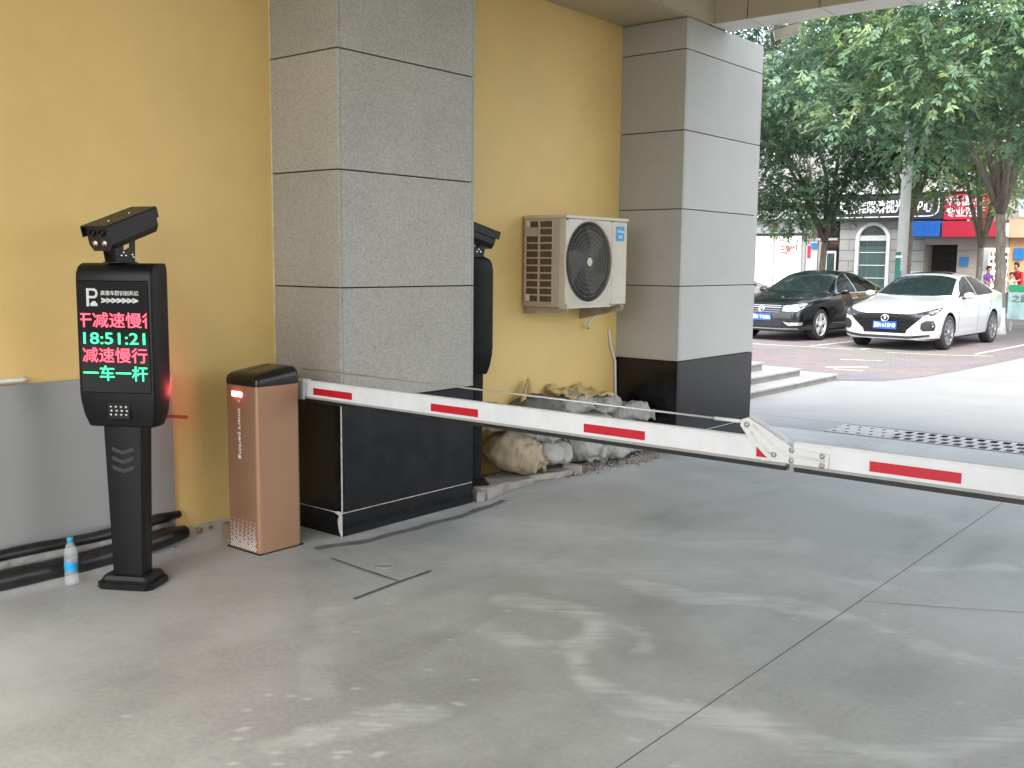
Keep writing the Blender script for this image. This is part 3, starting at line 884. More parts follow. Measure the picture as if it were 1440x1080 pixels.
# boom: first length, hinge, second length (local to the cabinet centre)
YB = 3.655 - gy
MB().lathe([(.035, hd_ - .01), (.035, YB + .05)], 20, (-.02, 0, .88), 'Y').build('drive_shaft', MT['steel'], bg)
def boom(name, xa, xb, patches, extra=None):
    prof = [(YB, .8375), (YB, .915), (YB + .008, .9245), (YB + .037, .9245), (YB + .045, .915), (YB + .045, .8375)]
    xa, xb = xa - gx, xb - gx
    a = MB().prism(prof, 0, xa, xb).build(name, MT['arm_white'], bg)
    MB().box(xa, xb, YB - .0012, YB + .046, .826, .8373).build('edge_rail', MT['arm_grey'], a)
    MB().box(xa, xb, YB + .006, YB + .040, .806, .8258, bev=.003, seg=1).build('rubber_edge', MT['rubber'], a)
    for p0, p1 in patches:
        MB().box(p0 - gx, p1 - gx, YB - .0014, YB + .002, .8505, .889).build('red_patch', MT['reflect_red'], a)
    return a
boom('boom_arm', 0.36, 3.362, ((.553, .874), (1.464, 1.780), (2.407, 2.725), (3.243, 3.335)))
boom('boom_arm', 3.392, 6.4, ((3.687, 4.007), (4.62, 4.94), (5.55, 5.87)))
b = MB().box(.40 - gx, .475 - gx, YB - .006, YB + .052, .815, .93, bev=.006)
b.build('arm_clamp', MT['arm_white'], bg)
br_poly = [(3.168, .965), (3.174, .990), (3.200, 1.000), (3.222, .990), (3.385, .905), (3.535, .893), (3.535, .838), (3.30, .838), (3.262, .835), (3.20, .925)]
b = MB().prism([(x - gx, z) for x, z in br_poly], 1, YB - .008, YB - .0025, bev=.002)
hb = b.build('hinge_bracket', MT['bracket'], bg)
b = MB().prism([(x - gx, z) for x, z in br_poly], 1, YB + .048, YB + .053, bev=.002)
b.build('hinge_bracket', MT['bracket'], bg)
MB().tube([(3.222 - gx, YB - .009, .975), (3.30 - gx, YB - .009, .915), (3.37 - gx, YB - .009, .872), (3.52 - gx, YB - .009, .868)], .005, 8).build('pressed_rib', MT['bracket'], hb)
MB().tube([(3.215 - gx, YB - .009, .945), (3.30 - gx, YB - .009, .868)], .0045, 8).build('pressed_rib', MT['bracket'], hb)
# the red tip that still shows beside the bracket
b = MB(); b.prism([(3.243 - gx, .889), (3.243 - gx, .8505), (3.288 - gx, .8505)], 1, YB - .0105, YB - .0085); b.build('red_tip', MT['reflect_red'], hb)
for x, z in ((3.198, .972), (3.316, .866), (3.388, .892), (3.388, .852), (3.510, .885), (3.510, .848)):
    MB().lathe([(.0085, -.006), (.0085, -.001), (.012, 0.0), (.012, .002)], 6 if x > 3.2 else 14, (x - gx, YB - .010, z), 'Y').build('bolt', MT['steel'], hb)
MB().tube([(.42 - gx, YB + .022, .990), (3.05 - gx, YB + .022, .9775)], .0042, 8).build('support_rod', MT['steel'], bg)
MB().tube([(3.04 - gx, YB + .022, .9775), (3.17 - gx, YB + .022, .9765)], .0075, 10).build('rod_sleeve', MT['bracket'], bg)
MB().lathe([(.017, -.008), (.017, .008)], 16, (3.19 - gx, YB + .022, .976), 'Y').build('rod_eye', MT['steel'], bg)
tag(bg, 'parking barrier with bronze cabinet and white boom carrying red patches', 'barrier')

# ------------------------------------------------------------------ air conditioner
ac = empty('air_conditioner', (0.50, 6.10, 1.258), R(90))
AW, AD, AH = 0.835, 0.395, 0.69
b = MB()
cxf, czf, rf = .310, .350, .306
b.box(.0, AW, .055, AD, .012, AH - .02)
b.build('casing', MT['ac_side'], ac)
# front panel with a round opening
def front_panel(x0, x1, y0, y1):
    b = MB()
    n = 72
    ring_o, ring_i, ring_b, rec = [], [], [], []
    for k in range(n):
        a = 2 * math.pi * k / n
        dx, dz = math.cos(a), math.sin(a)
        tx = ((x1 - cxf) if dx > 0 else (x0 - cxf)) / dx if abs(dx) > 1e-6 else 1e9
        tz = ((y1 - czf) if dz > 0 else (y0 - czf)) / dz if abs(dz) > 1e-6 else 1e9
        t = min(tx, tz)
        ring_o.append((cxf + dx * t, 0.0, czf + dz * t))
        ring_i.append((cxf + dx * (rf + .012), -.006, czf + dz * (rf + .012)))
        ring_b.append((cxf + dx * rf, .0, czf + dz * rf))
        rec.append((cxf + dx * (rf - .004), .012, czf + dz * (rf - .004)))
    b.loft([ring_o, [(p[0], 0.0 - .001, p[2]) for p in [(cxf + math.cos(2 * math.pi * k / n) * (rf + .02), 0, czf + math.sin(2 * math.pi * k / n) * (rf + .02)) for k in range(n)]], ring_i, ring_b, rec], cap=False)
    return b
b = front_panel(.006, .618, .016, AH - .022)
for k in range(1): b.box(.0005, .0055, .0, .0548, .012, AH - .021)
b.build('front_panel', MT['ac_white'], ac, R(35))
MB().box(.6215, AW, -.001, .0548, .014, AH - .021, bev=.010, seg=3).build('service_panel', MT['ac_white'], ac)
MB().box(-.006, AW + .006, -.008, AD + .004, AH - .0195, AH + .006, bev=.006, seg=2).build('top_cover', MT['ac_white'], ac)
MB().box(.006, .618, .002, .0545, .0, .0155).build('bottom_rail', MT['ac_white'], ac)
MB().lathe([(rf - .003, .013), (rf - .003, .0546)], 48, (cxf, 0, czf), 'Y').build('fan_recess', MT['ac_dark'], ac)
for k in range(3):
    b = MB()
    pts = []
    for i in range(9):
        t = i / 8
        r0 = .05 + .22 * t
        a = R(120 * k + 10 + 35 * t)
        pts.append(((cxf + r0 * math.cos(a), .0115, czf + r0 * math.sin(a)), (cxf + r0 * math.cos(a + R(70 - 15 * t)), .005, czf + r0 * math.sin(a + R(70 - 15 * t)))))
    for i in range(8):
        b.face([pts[i][0], pts[i + 1][0], pts[i + 1][1], pts[i][1]])
    b.build('fan_blade', nmat('fan_blade', (.045, .042, .035), .5), ac)
b = MB()
for r0 in np.linspace(.06, rf - .004, 8):
    n = 56
    b.tube([(cxf + r0 * math.cos(2 * math.pi * k / n), -.002, czf + r0 * math.sin(2 * math.pi * k / n)) for k in range(n + 1)], .0019, 5, cap=False)
for k in range(72):
    pts = []
    for i in range(7):
        t = i / 6
        r0 = .045 + (rf - .046) * t
        a = 2 * math.pi * k / 72 + .9 * t
        pts.append((cxf + r0 * math.cos(a), -.001, czf + r0 * math.sin(a)))
    b.tube(pts, .0013, 4, cap=False)
b.build('fan_guard', nmat('guard_wire', (.17, .16, .14), .4), ac)
MB().lathe([(.001, -.0085), (.03, -.008), (.036, -.005), (.036, .0)], 24, (cxf, 0, czf), 'Y').build('fan_hub', MT['ac_white'], ac)
# badge
MB().prism([(.728 + x, .575 + z) for x, z in rrect(.058, .058, .012, 3)], 1, -.0035, -.0012).build('badge', MT['badge_blue'], ac)
text('lettering', 'Midea', .034, MT['white_print'], ac, face_m(.735, -.0042, .592), width=.085, extrude=.0004, bold=.0003)
text('lettering', '美的', .030, MT['white_print'], ac, face_m(.732, -.0042, .548), width=.055, extrude=.0004)
# side grille: vertical and horizontal bars over the coil
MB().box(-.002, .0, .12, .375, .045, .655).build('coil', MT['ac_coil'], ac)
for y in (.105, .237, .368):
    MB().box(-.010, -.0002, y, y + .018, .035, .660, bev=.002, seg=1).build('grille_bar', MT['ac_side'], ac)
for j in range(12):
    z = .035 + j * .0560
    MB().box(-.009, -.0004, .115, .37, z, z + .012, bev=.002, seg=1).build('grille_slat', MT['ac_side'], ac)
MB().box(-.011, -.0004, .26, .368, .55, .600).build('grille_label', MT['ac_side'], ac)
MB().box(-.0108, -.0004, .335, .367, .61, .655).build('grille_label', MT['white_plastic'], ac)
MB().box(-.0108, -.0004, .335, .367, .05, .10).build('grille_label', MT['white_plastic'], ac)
# wall brackets
for x in (.02, .77):
    b = MB().prism([(-.01, -.006), (AD + .06, -.006), (AD + .06, -.155), (AD + .035, -.155), (AD + .02, -.05 if x < .5 else -.12), (-.01, -.030 if x < .5 else -.035)], 0, x, x + .004)
    b.box(x - .012, x + .022, -.012, AD + .06, -.005, -.001)
    b.box(x - .018, x + .03, AD + .050, AD + .062, -.16, .05)
    b.build('wall_bracket', MT['bracket_rust'], ac)
for (x, y) in ((.03, .02), (.78, .02)):
    MB().box(x - .02, x + .02, y - .02, y + .03, -.0008, .0115).build('foot', MT['bracket_rust'], ac)
MB().tube([(.80, .33, .10), (.86, .30, .02), (.855, .30, -.08), (.80, .35, -.16), (.86, .38, -.20)], .012, 8).build('pipe_elbow', MT['white_plastic'], ac)
tag(ac, 'white outdoor air conditioner unit on brackets on the yellow wall', 'air conditioner')
o = MB().tube([(.10, 7.30, 1.03), (.105, 7.32, .9), (.105, 7.40, .75), (.105, 7.415, .5), (.12, 7.41, .35)], .011, 8).build('drain_hose', MT['white_plastic'])
tag(o, 'thin white drain hose running down the corner by the far column', 'hose')

# ------------------------------------------------------------------ sandbags, slabs, gravel, torn card
def bag(loc, l, w, h, rz, mat, seed, label, neck=1, tilt=0.0):
    nu, nv = 72, 48
    l, w, h = l * 1.06, w * 1.1, h * 1.1
    V, F = [], []
    for i in range(nu + 1):
        t = -1 + 2 * i / nu
        pr = max(0.02, (1 - abs(t) ** 2.6)) ** 0.55
        k = t * neck
        if k > .70:
            pr = 0.34 + 0.9 * max(0, (.84 - k)) ** 1.0 * 2 if k < .84 else 0.30 + 0.22 * (k - .84) / .16
            pr = min(pr, .8)
            if i in (0, nu): pr = 0.5
        for j in range(nv):
            a = 2 * math.pi * j / nv
            ca, sa = math.cos(a), math.sin(a)
            y = math.copysign(abs(ca) ** .8, ca) * pr * w / 2
            z = math.copysign(abs(sa) ** .8, sa) * pr * h / 2
            if z < 0: z *= .8
            p = Vector((t * l / 2, y, z))
            q = p * 7 + Vector((seed * 3.1, seed, 0))
            dsp = .030 * noise.noise(q * .8) - .014 * abs(noise.noise(Vector((q.x * 1.1 + q.z, q.y * 1.1 - q.x * .6, q.z * 1.6)) + Vector((9, 2, 7)))) + .018 * noise.noise(q * 1.9) - .012 * abs(noise.noise(q * 1.3 + Vector((4, 4, 4)))) - .008 * abs(noise.noise(q * 3.1)) + .007 * noise.noise(Vector((q.x * 6.5, q.y * 2.5, q.z * 2.5)))
            if k > .6: dsp += .012 * math.sin(a * 7 + seed)
            n_ = Vector((0.3 * t, ca, sa)).normalized()
            p += n_ * dsp
            p.z -= .05 * h * (t * t)          # ends sag
            V.append(tuple(p))
    for i in range(nu):
        for j in range(nv):
            F.append((i * nv + j, i * nv + (j + 1) % nv, (i + 1) * nv + (j + 1) % nv, (i + 1) * nv + j))
    F.append(tuple(range(nv))[::-1]); F.append(tuple(nu * nv + j for j in range(nv)))
    o = mesh_obj('sandbag', V, F, mat, None, True)
    o.location = loc
    o.rotation_euler = (0.0, tilt, rz)
    return tag(o, label, 'sandbag', 'sandbags piled at the wall')
G, T, D = MT['bag_grey'], MT['bag_tan'], MT['bag_dark']
bag((.34, 5.72, .190), .48, .36, .29, R(40), T, 1, 'big tan sandbag at the left end of the pile on a stone slab', 1, .25)
bag((.24, 5.55, .46), .46, .34, .22, R(70), T, 2, 'tan sandbag on top of the big tan one, next to the hidden post')
bag((.38, 6.06, .155), .46, .30, .20, R(-20), G, 3, 'grey sandbag squashed on the floor right of the big tan bag', -1)
bag((.30, 6.00, .335), .50, .33, .22, R(20), G, 4, 'plump grey sandbag lying over the seam of two lower bags')
bag((.37, 6.46, .13), .48, .34, .25, R(15), G, 5, 'grey sandbag with its torn tied neck towards the drive', 1)
bag((.44, 6.76, .085), .40, .28, .15, R(35), G, 6, 'small flat grey sandbag at the edge of the gravel', -1)
bag((.44, 7.05, .085), .42, .30, .16, R(80), G, 7, 'flat grey sandbag on the floor near the far column')
bag((.24, 6.38, .33), .50, .32, .20, R(85), G, 8, 'grey sandbag in the middle layer behind the boom')
bag((.24, 6.80, .26), .50, .34, .24, R(95), G, 9, 'grey sandbag in the middle layer below the crumpled card')
bag((.25, 7.18, .16), .44, .32, .26, R(88), G, 10, 'grey sandbag wedged against the foot of the far column')
bag((.22, 6.12, .49), .46, .28, .17, R(80), D, 11, 'dark grey sandbag on the left of the top layer')
bag((.23, 6.55, .47), .54, .30, .17, R(85), G, 12, 'long pale grey sandbag in the middle of the top layer')
bag((.24, 7.00, .43), .46, .30, .19, R(95), G, 13, 'pale grey sandbag at the right of the top layer', -1)
bag((.38, 7.22, .34), .40, .26, .18, R(35), G, 14, 'grey sandbag with ruffled end beside the black column base', 1)
def rock(name, loc, s, rz, seed, mat, label, cat):
    b = MB().box(-s[0] / 2, s[0] / 2, -s[1] / 2, s[1] / 2, 0, s[2], bev=.008, seg=1)
    bmesh.ops.subdivide_edges(b.bm, edges=b.bm.edges[:], cuts=2, use_grid_fill=True)
    for v in b.bm.verts:
        v.co += Vector((noise.noise(v.co * 9 + Vector((seed, 0, 0))), noise.noise(v.co * 9 + Vector((0, seed, 0))), .6 * noise.noise(v.co * 9 + Vector((0, 0, seed))))) * .022
    o = b.build(name, mat); o.location = loc; o.rotation_euler.z = rz
    return tag(o, label, cat)
rock('stone_slab', (.40, 5.46, .0), (.30, .44, .052), R(-10), 1, MT['slab'], 'rough stone slab under the big tan sandbag', 'slab')
rock('stone_slab', (.42, 5.93, .0), (.26, .42, .048), R(-14), 6, MT['slab'], 'broken stone slab under the squashed grey sandbags', 'slab')
rock('rubble_chunk', (.53, 6.19, .0), (.14, .12, .07), R(30), 9, MT['slab'], 'grey chunk of rubble in front of the torn neck of a sandbag', 'rubble')
rock('rubble_chunk', (.60, 5.03, .0), (.07, .06, .06), R(50), 12, MT['slab'], 'small pale chunk at the corner of the near column', 'rubble')
V, F = [], []
for k in range(900):
    if k < 520: x, y = .50 + random.gauss(0, .06), 6.33 + random.gauss(0, .16)
    else: x, y = .62 + random.gauss(0, .05), 6.95 + random.gauss(0, .17)
    hgt = .03 * math.exp(-((x - .5) / .1) ** 2)
    s_ = random.uniform(.006, .018)
    c_ = Vector((x, y, hgt * random.random() + s_ * .4)); n0 = len(V)
    for d in ((1, 0, 0), (-1, 0, 0), (0, 1, 0), (0, -1, 0), (0, 0, 1), (0, 0, -1)):
        V.append(tuple(c_ + Vector(d) * s_ * random.uniform(.6, 1.1)))
    F += [tuple(n0 + i for i in f) for f in ((0, 2, 4), (2, 1, 4), (1, 3, 4), (3, 0, 4), (2, 0, 5), (1, 2, 5), (3, 1, 5), (0, 3, 5))]
o = mesh_obj('gravel', V, F, MT['gravel'])
tag(o, 'loose grey gravel spilled in front of the sandbags', 'gravel', kind='stuff')
def sheet(name, pts_fn, nu, nv, mat, label, cat):
    V = [pts_fn(i / nu, j / nv) for j in range(nv + 1) for i in range(nu + 1)]
    F = [(j * (nu + 1) + i, j * (nu + 1) + i + 1, (j + 1) * (nu + 1) + i + 1, (j + 1) * (nu + 1) + i) for j in range(nv) for i in range(nu)]
    o = mesh_obj(name, V, F, mat, None, True)
    md = o.modifiers.new('thick', 'SOLIDIFY'); md.thickness = .004
    return tag(o, label, cat)
def crumple(u, v):
    x, y = .13 + .24 * v, 6.38 + .62 * u
    z = .555 + .035 * noise.noise(Vector((u * 6, v * 4, 1))) + .03 * noise.noise(Vector((u * 14, v * 9, 2))) + .10 * (1 - v) ** 3 * (0.5 + noise.noise(Vector((u * 5, 0, 3)))) - .04 * u
    return (x + .02 * noise.noise(Vector((u * 9, v * 9, 7))), y, z)
sheet('torn_card', crumple, 40, 16, MT['torn'], 'crumpled torn yellow card lying on the top sandbags', 'card')
lc = MB()
lc.tube([(.30, 6.02, .38), (.20, 6.08, .55), (.135, 6.13, .70)], [.034, .030, .012], 6)
o = lc.build('bamboo_stick', MT['torn'], None)
tag(o, 'tan stick leaning from the sandbags against the yellow wall', 'stick')
o = MB().tube([(.28, 5.86, .42), (.20, 6.0, .58), (.14, 6.12, .695)], [.022, .020, .008], 6).build('bamboo_stick', MT['torn'])
tag(o, 'thin tan splinter crossing the leaning stick by the wall', 'stick')

# bullet camera under the beam
bc = empty('security_camera', (1.17, 8.28, 3.56))
MB().box(-.03, .03, -.12, -.02, .03, .06, bev=.004).build('mount', MT['white_plastic'], bc)
b = MB().box(-.05, .05, -.10, .11, -.045, .035, bev=.012, seg=2)
bmesh.ops.transform(b.bm, matrix=Matrix.Rotation(R(-58), 4, 'Z') @ Matrix.Rotation(R(14), 4, 'X'), verts=b.bm.verts[:])
b.build('camera_body', nmat('camera_shell', (.50, .47, .40), .35), bc)
b = MB().box(-.055, .055, -.14, .115, .036, .041, bev=.002, seg=1)
bmesh.ops.transform(b.bm, matrix=Matrix.Rotation(R(-58), 4, 'Z') @ Matrix.Rotation(R(14), 4, 'X'), verts=b.bm.verts[:])
b.build('sun_shield', nmat('camera_shield', (.6, .58, .52), .35), bc)
tag(bc, 'beige security camera hanging under the lintel beam', 'camera')
# ------------------------------------------------------------------ cars
def gsm(y, v, sig):
    n = len(y); dy = y[1] - y[0]; k = max(1, int(3 * sig / dy))
    w = np.exp(-0.5 * (np.arange(-k, k + 1) * dy / sig) ** 2); w /= w.sum()
    vp = np.concatenate([np.full(k, v[0]) + (v[1] - v[0]) / dy * dy * np.arange(-k, 0), v, np.full(k, v[-1])])
    return np.convolve(vp, w, 'valid')

def make_car(loc, rz, P, label, group):
    c = empty('parked_car', loc, rz)
    Lc = P['L']
    ys = np.unique(np.concatenate([[0, .012, .03, .06, .1, .15, .2], np.linspace(.25, Lc - .25, 78), Lc - np.array([.2, .14, .09, .05, .02, 0])]))
    yd = np.linspace(0, Lc, 480)
    def curve(pts, sig):
        p = np.array(pts); v = np.interp(yd, p[:, 0], p[:, 1]); v2 = gsm(yd, v, sig) if sig else v
        return np.interp(ys, yd, v2)
    W = curve(P['W'], .03); ZL = curve(P['ZL'], .06); ZB = curve(P['ZB'], .05); ZT = curve(P['ZT'], P.get('sig', .035)); WR = curve(P['WR'], .05)
    rings = []
    for i, y in enumerate(ys):
        w, zl, zb, zt, wr = W[i], ZL[i], ZB[i], ZT[i], WR[i]
        zr = zb + (zt - zb) * P.get('rk', .80)
        wb = w * .965
        half = [(0, zl), (.5 * w, zl), (.84 * w, zl + .005), (.955 * w, zl + .06), (.985 * w, zl + .16), (w, zl + (zb - zl) * .55), (w * .995, zl + (zb - zl) * .72), (w * .985, zl + (zb - zl) * .86), (wb, zb - .012), (wb - .02, zb + .002)]
        a0 = (wb - .03, zb + .008)
        for t in (.2, .45, .7, .9):
            bul = .022 * math.sin(math.pi * t) * min(1, (zt - zb) / .3)
            half.append((a0[0] + (wr - a0[0]) * t + bul, a0[1] + (zr - a0[1]) * t))
        half += [(wr, zr), (wr * .90, zr + (zt - zr) * .45), (wr * .70, zr + (zt - zr) * .76), (wr * .45, zr + (zt - zr) * .92), (wr * .2, zr + (zt - zr) * .99), (0, zt)]
        ring = [(x, y, z) for x, z in half] + [(-x, y, z) for x, z in half[-2:0:-1]]
        rings.append(ring)
    hull = MB().loft(rings)
    bvh = BVHTree.FromBMesh(hull.bm)
    body = hull.build('body', [P['paint'], MT['car_dark']], c)
    # wheel arches
    cut = MB(); cut.mi = 0
    AX = (P['ax0'], P['ax1'])
    for ay in AX:
        for s_ in (-1, 1):
            cut.lathe([(P['ra'], s_ * .55), (P['ra'], s_ * 1.2)] if s_ > 0 else [(P['ra'], -1.2), (P['ra'], -.55)], 40, (0, ay, P['rw'] + .005), 'X')
    co = cut.build('cutter', MT['car_dark'], c)
    md = body.modifiers.new('arches', 'BOOLEAN'); md.operation = 'DIFFERENCE'; md.object = co; md.solver = 'EXACT'; md.material_mode = 'TRANSFER'
    bpy.context.view_layer.update()
    dg = bpy.context.evaluated_depsgraph_get()
    me2 = bpy.data.meshes.new_from_object(body.evaluated_get(dg))
    me2.name = 'body'
    body.modifiers.clear(); body.data = me2
    bpy.data.objects.remove(co)
    me2.shade_smooth(); me2.set_sharp_from_angle(angle=R(42))
    def cast(axis, a, b_, off):
        if axis == 'front': h = bvh.ray_cast(Vector((a, -3, b_)), Vector((0, 1, 0)))
        elif axis == 'top': h = bvh.ray_cast(Vector((a, b_, 4)), Vector((0, 0, -1)))
        elif axis == 'back': h = bvh.ray_cast(Vector((a, 9, b_)), Vector((0, -1, 0)))
        else:
            s_ = 1 if axis == 'left' else -1
            h = bvh.ray_cast(Vector((3 * s_, a, b_)), Vector((-s_, 0, 0)))
        if h[0] is None: return None
        return h[0] + h[1] * off
    def patch(name, poly, axis, mat, off=.005, parent=None, h=.06):
        bm = bmesh.new()
        f = bm.faces.new([bm.verts.new((a, b_, 0)) for a, b_ in poly])
        bmesh.ops.triangulate(bm, faces=[f])
        for _ in range(6):
            es = [e for e in bm.edges if e.calc_length() > h]
            if not es: break
            bmesh.ops.subdivide_edges(bm, edges=es, cuts=1)
            bmesh.ops.triangulate(bm, faces=bm.faces[:])
        bad = []
        for v in bm.verts:
            p = cast(axis, v.co.x, v.co.y, off)
            if p is None: bad.append(v)
            else: v.co = p
        if bad: bmesh.ops.delete(bm, geom=bad, context='VERTS')
        # give the patch a real edge
        ext = bmesh.ops.extrude_face_region(bm, geom=bm.faces[:])
        nv = [e for e in ext['geom'] if isinstance(e, bmesh.types.BMVert)]
        bmesh.ops.recalc_face_normals(bm, faces=bm.faces[:])
        dirv = {'front': Vector((0, 1, 0)), 'top': Vector((0, 0, -1)), 'back': Vector((0, -1, 0)), 'left': Vector((-1, 0, 0)), 'right': Vector((1, 0, 0))}[axis]
        for v in nv: v.co += dirv * (off + .004)
        bmesh.ops.recalc_face_normals(bm, faces=bm.faces[:])
        m_ = MB(); m_.bm.free(); m_.bm = bm
        return m_.build(name, mat, parent or c, R(35))
    mir = lambda poly: [(-a, b_) for a, b_ in poly][::-1]
    sm = lambda pts: pts
    def ribbon(pts, w):   # thin closed polygon along a polyline
        P2 = [Vector((*p, 0)) for p in pts]; A, B = [], []
        for i, p in enumerate(P2):
            t = (P2[min(i + 1, len(P2) - 1)] - P2[max(i - 1, 0)]).normalized(); n_ = Vector((-t.y, t.x, 0)) * w
            A.append((p + n_)[:2]); B.append((p - n_)[:2])
        return [tuple(a) for a in A] + [tuple(b_) for b_ in B[::-1]]
    for nm, poly, axis, mat, off in P['patches'](mir, ribbon):
        patch(nm, poly, axis, mat, off)
    # wheels
    for ay in AX:
        for s_ in (-1, 1):
            w = empty('wheel'); w.parent = c; w.location = (s_ * (P['wx']), ay, P['rw'])
            r = P['rw']
            MB().lathe([(r * .70, -.10), (r * .93, -.105), (r * .99, -.085), (r, -.05), (r, .05), (r * .99, .085), (r * .93, .105), (r * .70, .10)], 40, (0, 0, 0), 'X', False).build('tyre', MT['tyre'], w)
            b = MB()
            xo = s_ * .098
            b.lathe([(r * .70, s_ * .055), (r * .72, s_ * .104), (r * .685, s_ * .106), (r * .66, s_ * .06)] if s_ > 0 else [(r * .66, -.06), (r * .685, -.106), (r * .72, -.104), (r * .70, -.055)], 40, (0, 0, 0), 'X', False)
            ns = P['spokes']
            for k in range(ns):
                a = 2 * math.pi * (k + .25) / ns
                wd = P['spoke_w']
                q = [Vector((xo, r * .12 * math.cos(a) - sg * wd * math.sin(a), r * .12 * math.sin(a) + sg * wd * math.cos(a))) for sg in (-1, 1)]
                q2 = [Vector((xo, r * .69 * math.cos(a + sg * .03) - sg * wd * .8 * math.sin(a), r * .69 * math.sin(a) + sg * wd * .8 * math.cos(a))) for sg in (-1, 1)]
                dn = Vector((-s_ * .035, 0, 0))
                b.loft([[q[0], q[1], q[1] + dn, q[0] + dn], [q2[0], q2[1], q2[1] + dn, q2[0] + dn]], smooth=False)
            b.lathe([(r * .17, -.02), (r * .17, .02)], 20, (s_ * .088, 0, 0), 'X')
            b.build('rim', P['rim'], w)
            MB().lathe([(r * .66, -.004), (r * .66, .004)], 28, (s_ * .045, 0, 0), 'X').build('brake_disc', MT['car_dark'], w)
    # mirrors
    for s_ in (-1, 1):
        b = MB(); bmesh.ops.create_uvsphere(b.bm, u_segments=18, v_segments=12, radius=1)
        for v in b.bm.verts:
            v.co = Vector((s_ * (.99 + v.co.x * s_ * .105), P['my'] + v.co.y * (.07 if v.co.y < 0 else .045), P['mz'] + v.co.z * .068))
        b.build('mirror', P['mirror'], c, True)
        MB().box(s_ * .86 if s_ > 0 else -.93, s_ * .93 if s_ > 0 else -.86, P['my'] - .02, P['my'] + .03, P['mz'] - .07, P['mz'] - .03, bev=.008).build('mirror_arm', MT['car_dark'], c)
    # number plate and emblem
    pz, ey = P['plate_z'], P['emblem_z']
    py = cast('front', 0, pz, 0).y - .022
    pl = MB().box(-.225, .225, py, py + .012, pz - .072, pz + .072, bev=.002, seg=1).build('number_plate', MT['plate_blue'], c)
    MB().box(-.12, .12, py + .012, py + .03, pz - .04, pz + .04).build('plate_mount', MT['car_dark'], pl)
    text('lettering', P['plate'], .105, MT['white_print'], pl, face_m(0, py - .0012, pz - .003), width=.41, bold=0)
    ep = cast('front', 0, ey, 0).y - .020
    b = MB(); n = 28; er = .062
    b.tube([(er * 1.12 * math.cos(2 * math.pi * k / n), ep, ey + er * math.sin(2 * math.pi * k / n)) for k in range(n + 1)], .0095, 7, cap=False)
    for pts in P['emblem']:
        b.tube([(x * er, ep, ey + z * er) for x, z in pts], .0085, 6)
    em = b.build('emblem', MT['chrome'], c)
    MB().lathe([(er, .004), (er, .018)], 24, (0, ep, ey), 'Y').build('emblem_backing', MT['car_dark'], em)
    tag(c, label, 'car', group)
    return c

MT['car_dark'] = nmat('car_black_plastic', (.012, .012, .013), .45)
MT['tyre'] = nmat('tyre', (.018, .018, .018), .75, var=.2, scale=30)
MT['car_glass'] = nmat('car_glass', (.012, .02, .021), .03, var=.1, spec=.45)
MT['side_glass'] = nmat('side_glass', (.004, .005, .005), .05, spec=.12)
MT['plate_blue'] = nmat('plate_blue', (.010, .085, .40), .4)
MT['head_lamp'] = nmat('head_lamp', (.42, .44, .46), .10, metal=.5, var=.5, scale=16)
MT['head_lamp_dark'] = nmat('head_lamp_dark', (.05, .052, .058), .10, metal=.3, var=.7, scale=14)
gm = nmat('mesh_grille', (.004, .004, .004), .4, spec=.2)
vt = gm.node_tree.nodes.new('ShaderNodeTexVoronoi'); vt.inputs['Scale'].default_value = 34
bpn = gm.node_tree.nodes.new('ShaderNodeBump'); bpn.inputs['Strength'].default_value = 0.5; bpn.inputs['Distance'].default_value = .02
gm.node_tree.links.new(gm.node_tree.nodes['Texture Coordinate'].outputs['Object'], vt.inputs['Vector'])
gm.node_tree.links.new(vt.outputs['Distance'], bpn.inputs['Height']); gm.node_tree.links.new(bpn.outputs[0], gm.node_tree.nodes['Principled BSDF'].inputs['Normal'])
MT['mesh_grille'] = gm
MT['car_white'] = nmat('white_car_paint', (.45, .46, .47), .28, var=.01, coat=1.0)
MT['car_black'] = nmat('black_car_paint', (.004, .005, .006), .22, spec=.3, var=.05, coat=1.0)
MT['rim_silver'] = nmat('rim_silver', (.60, .60, .61), .3, metal=.35)
MT['rim_two'] = nmat('rim_dark', (.20, .20, .205), .3, metal=.35, var=.3, scale=14)

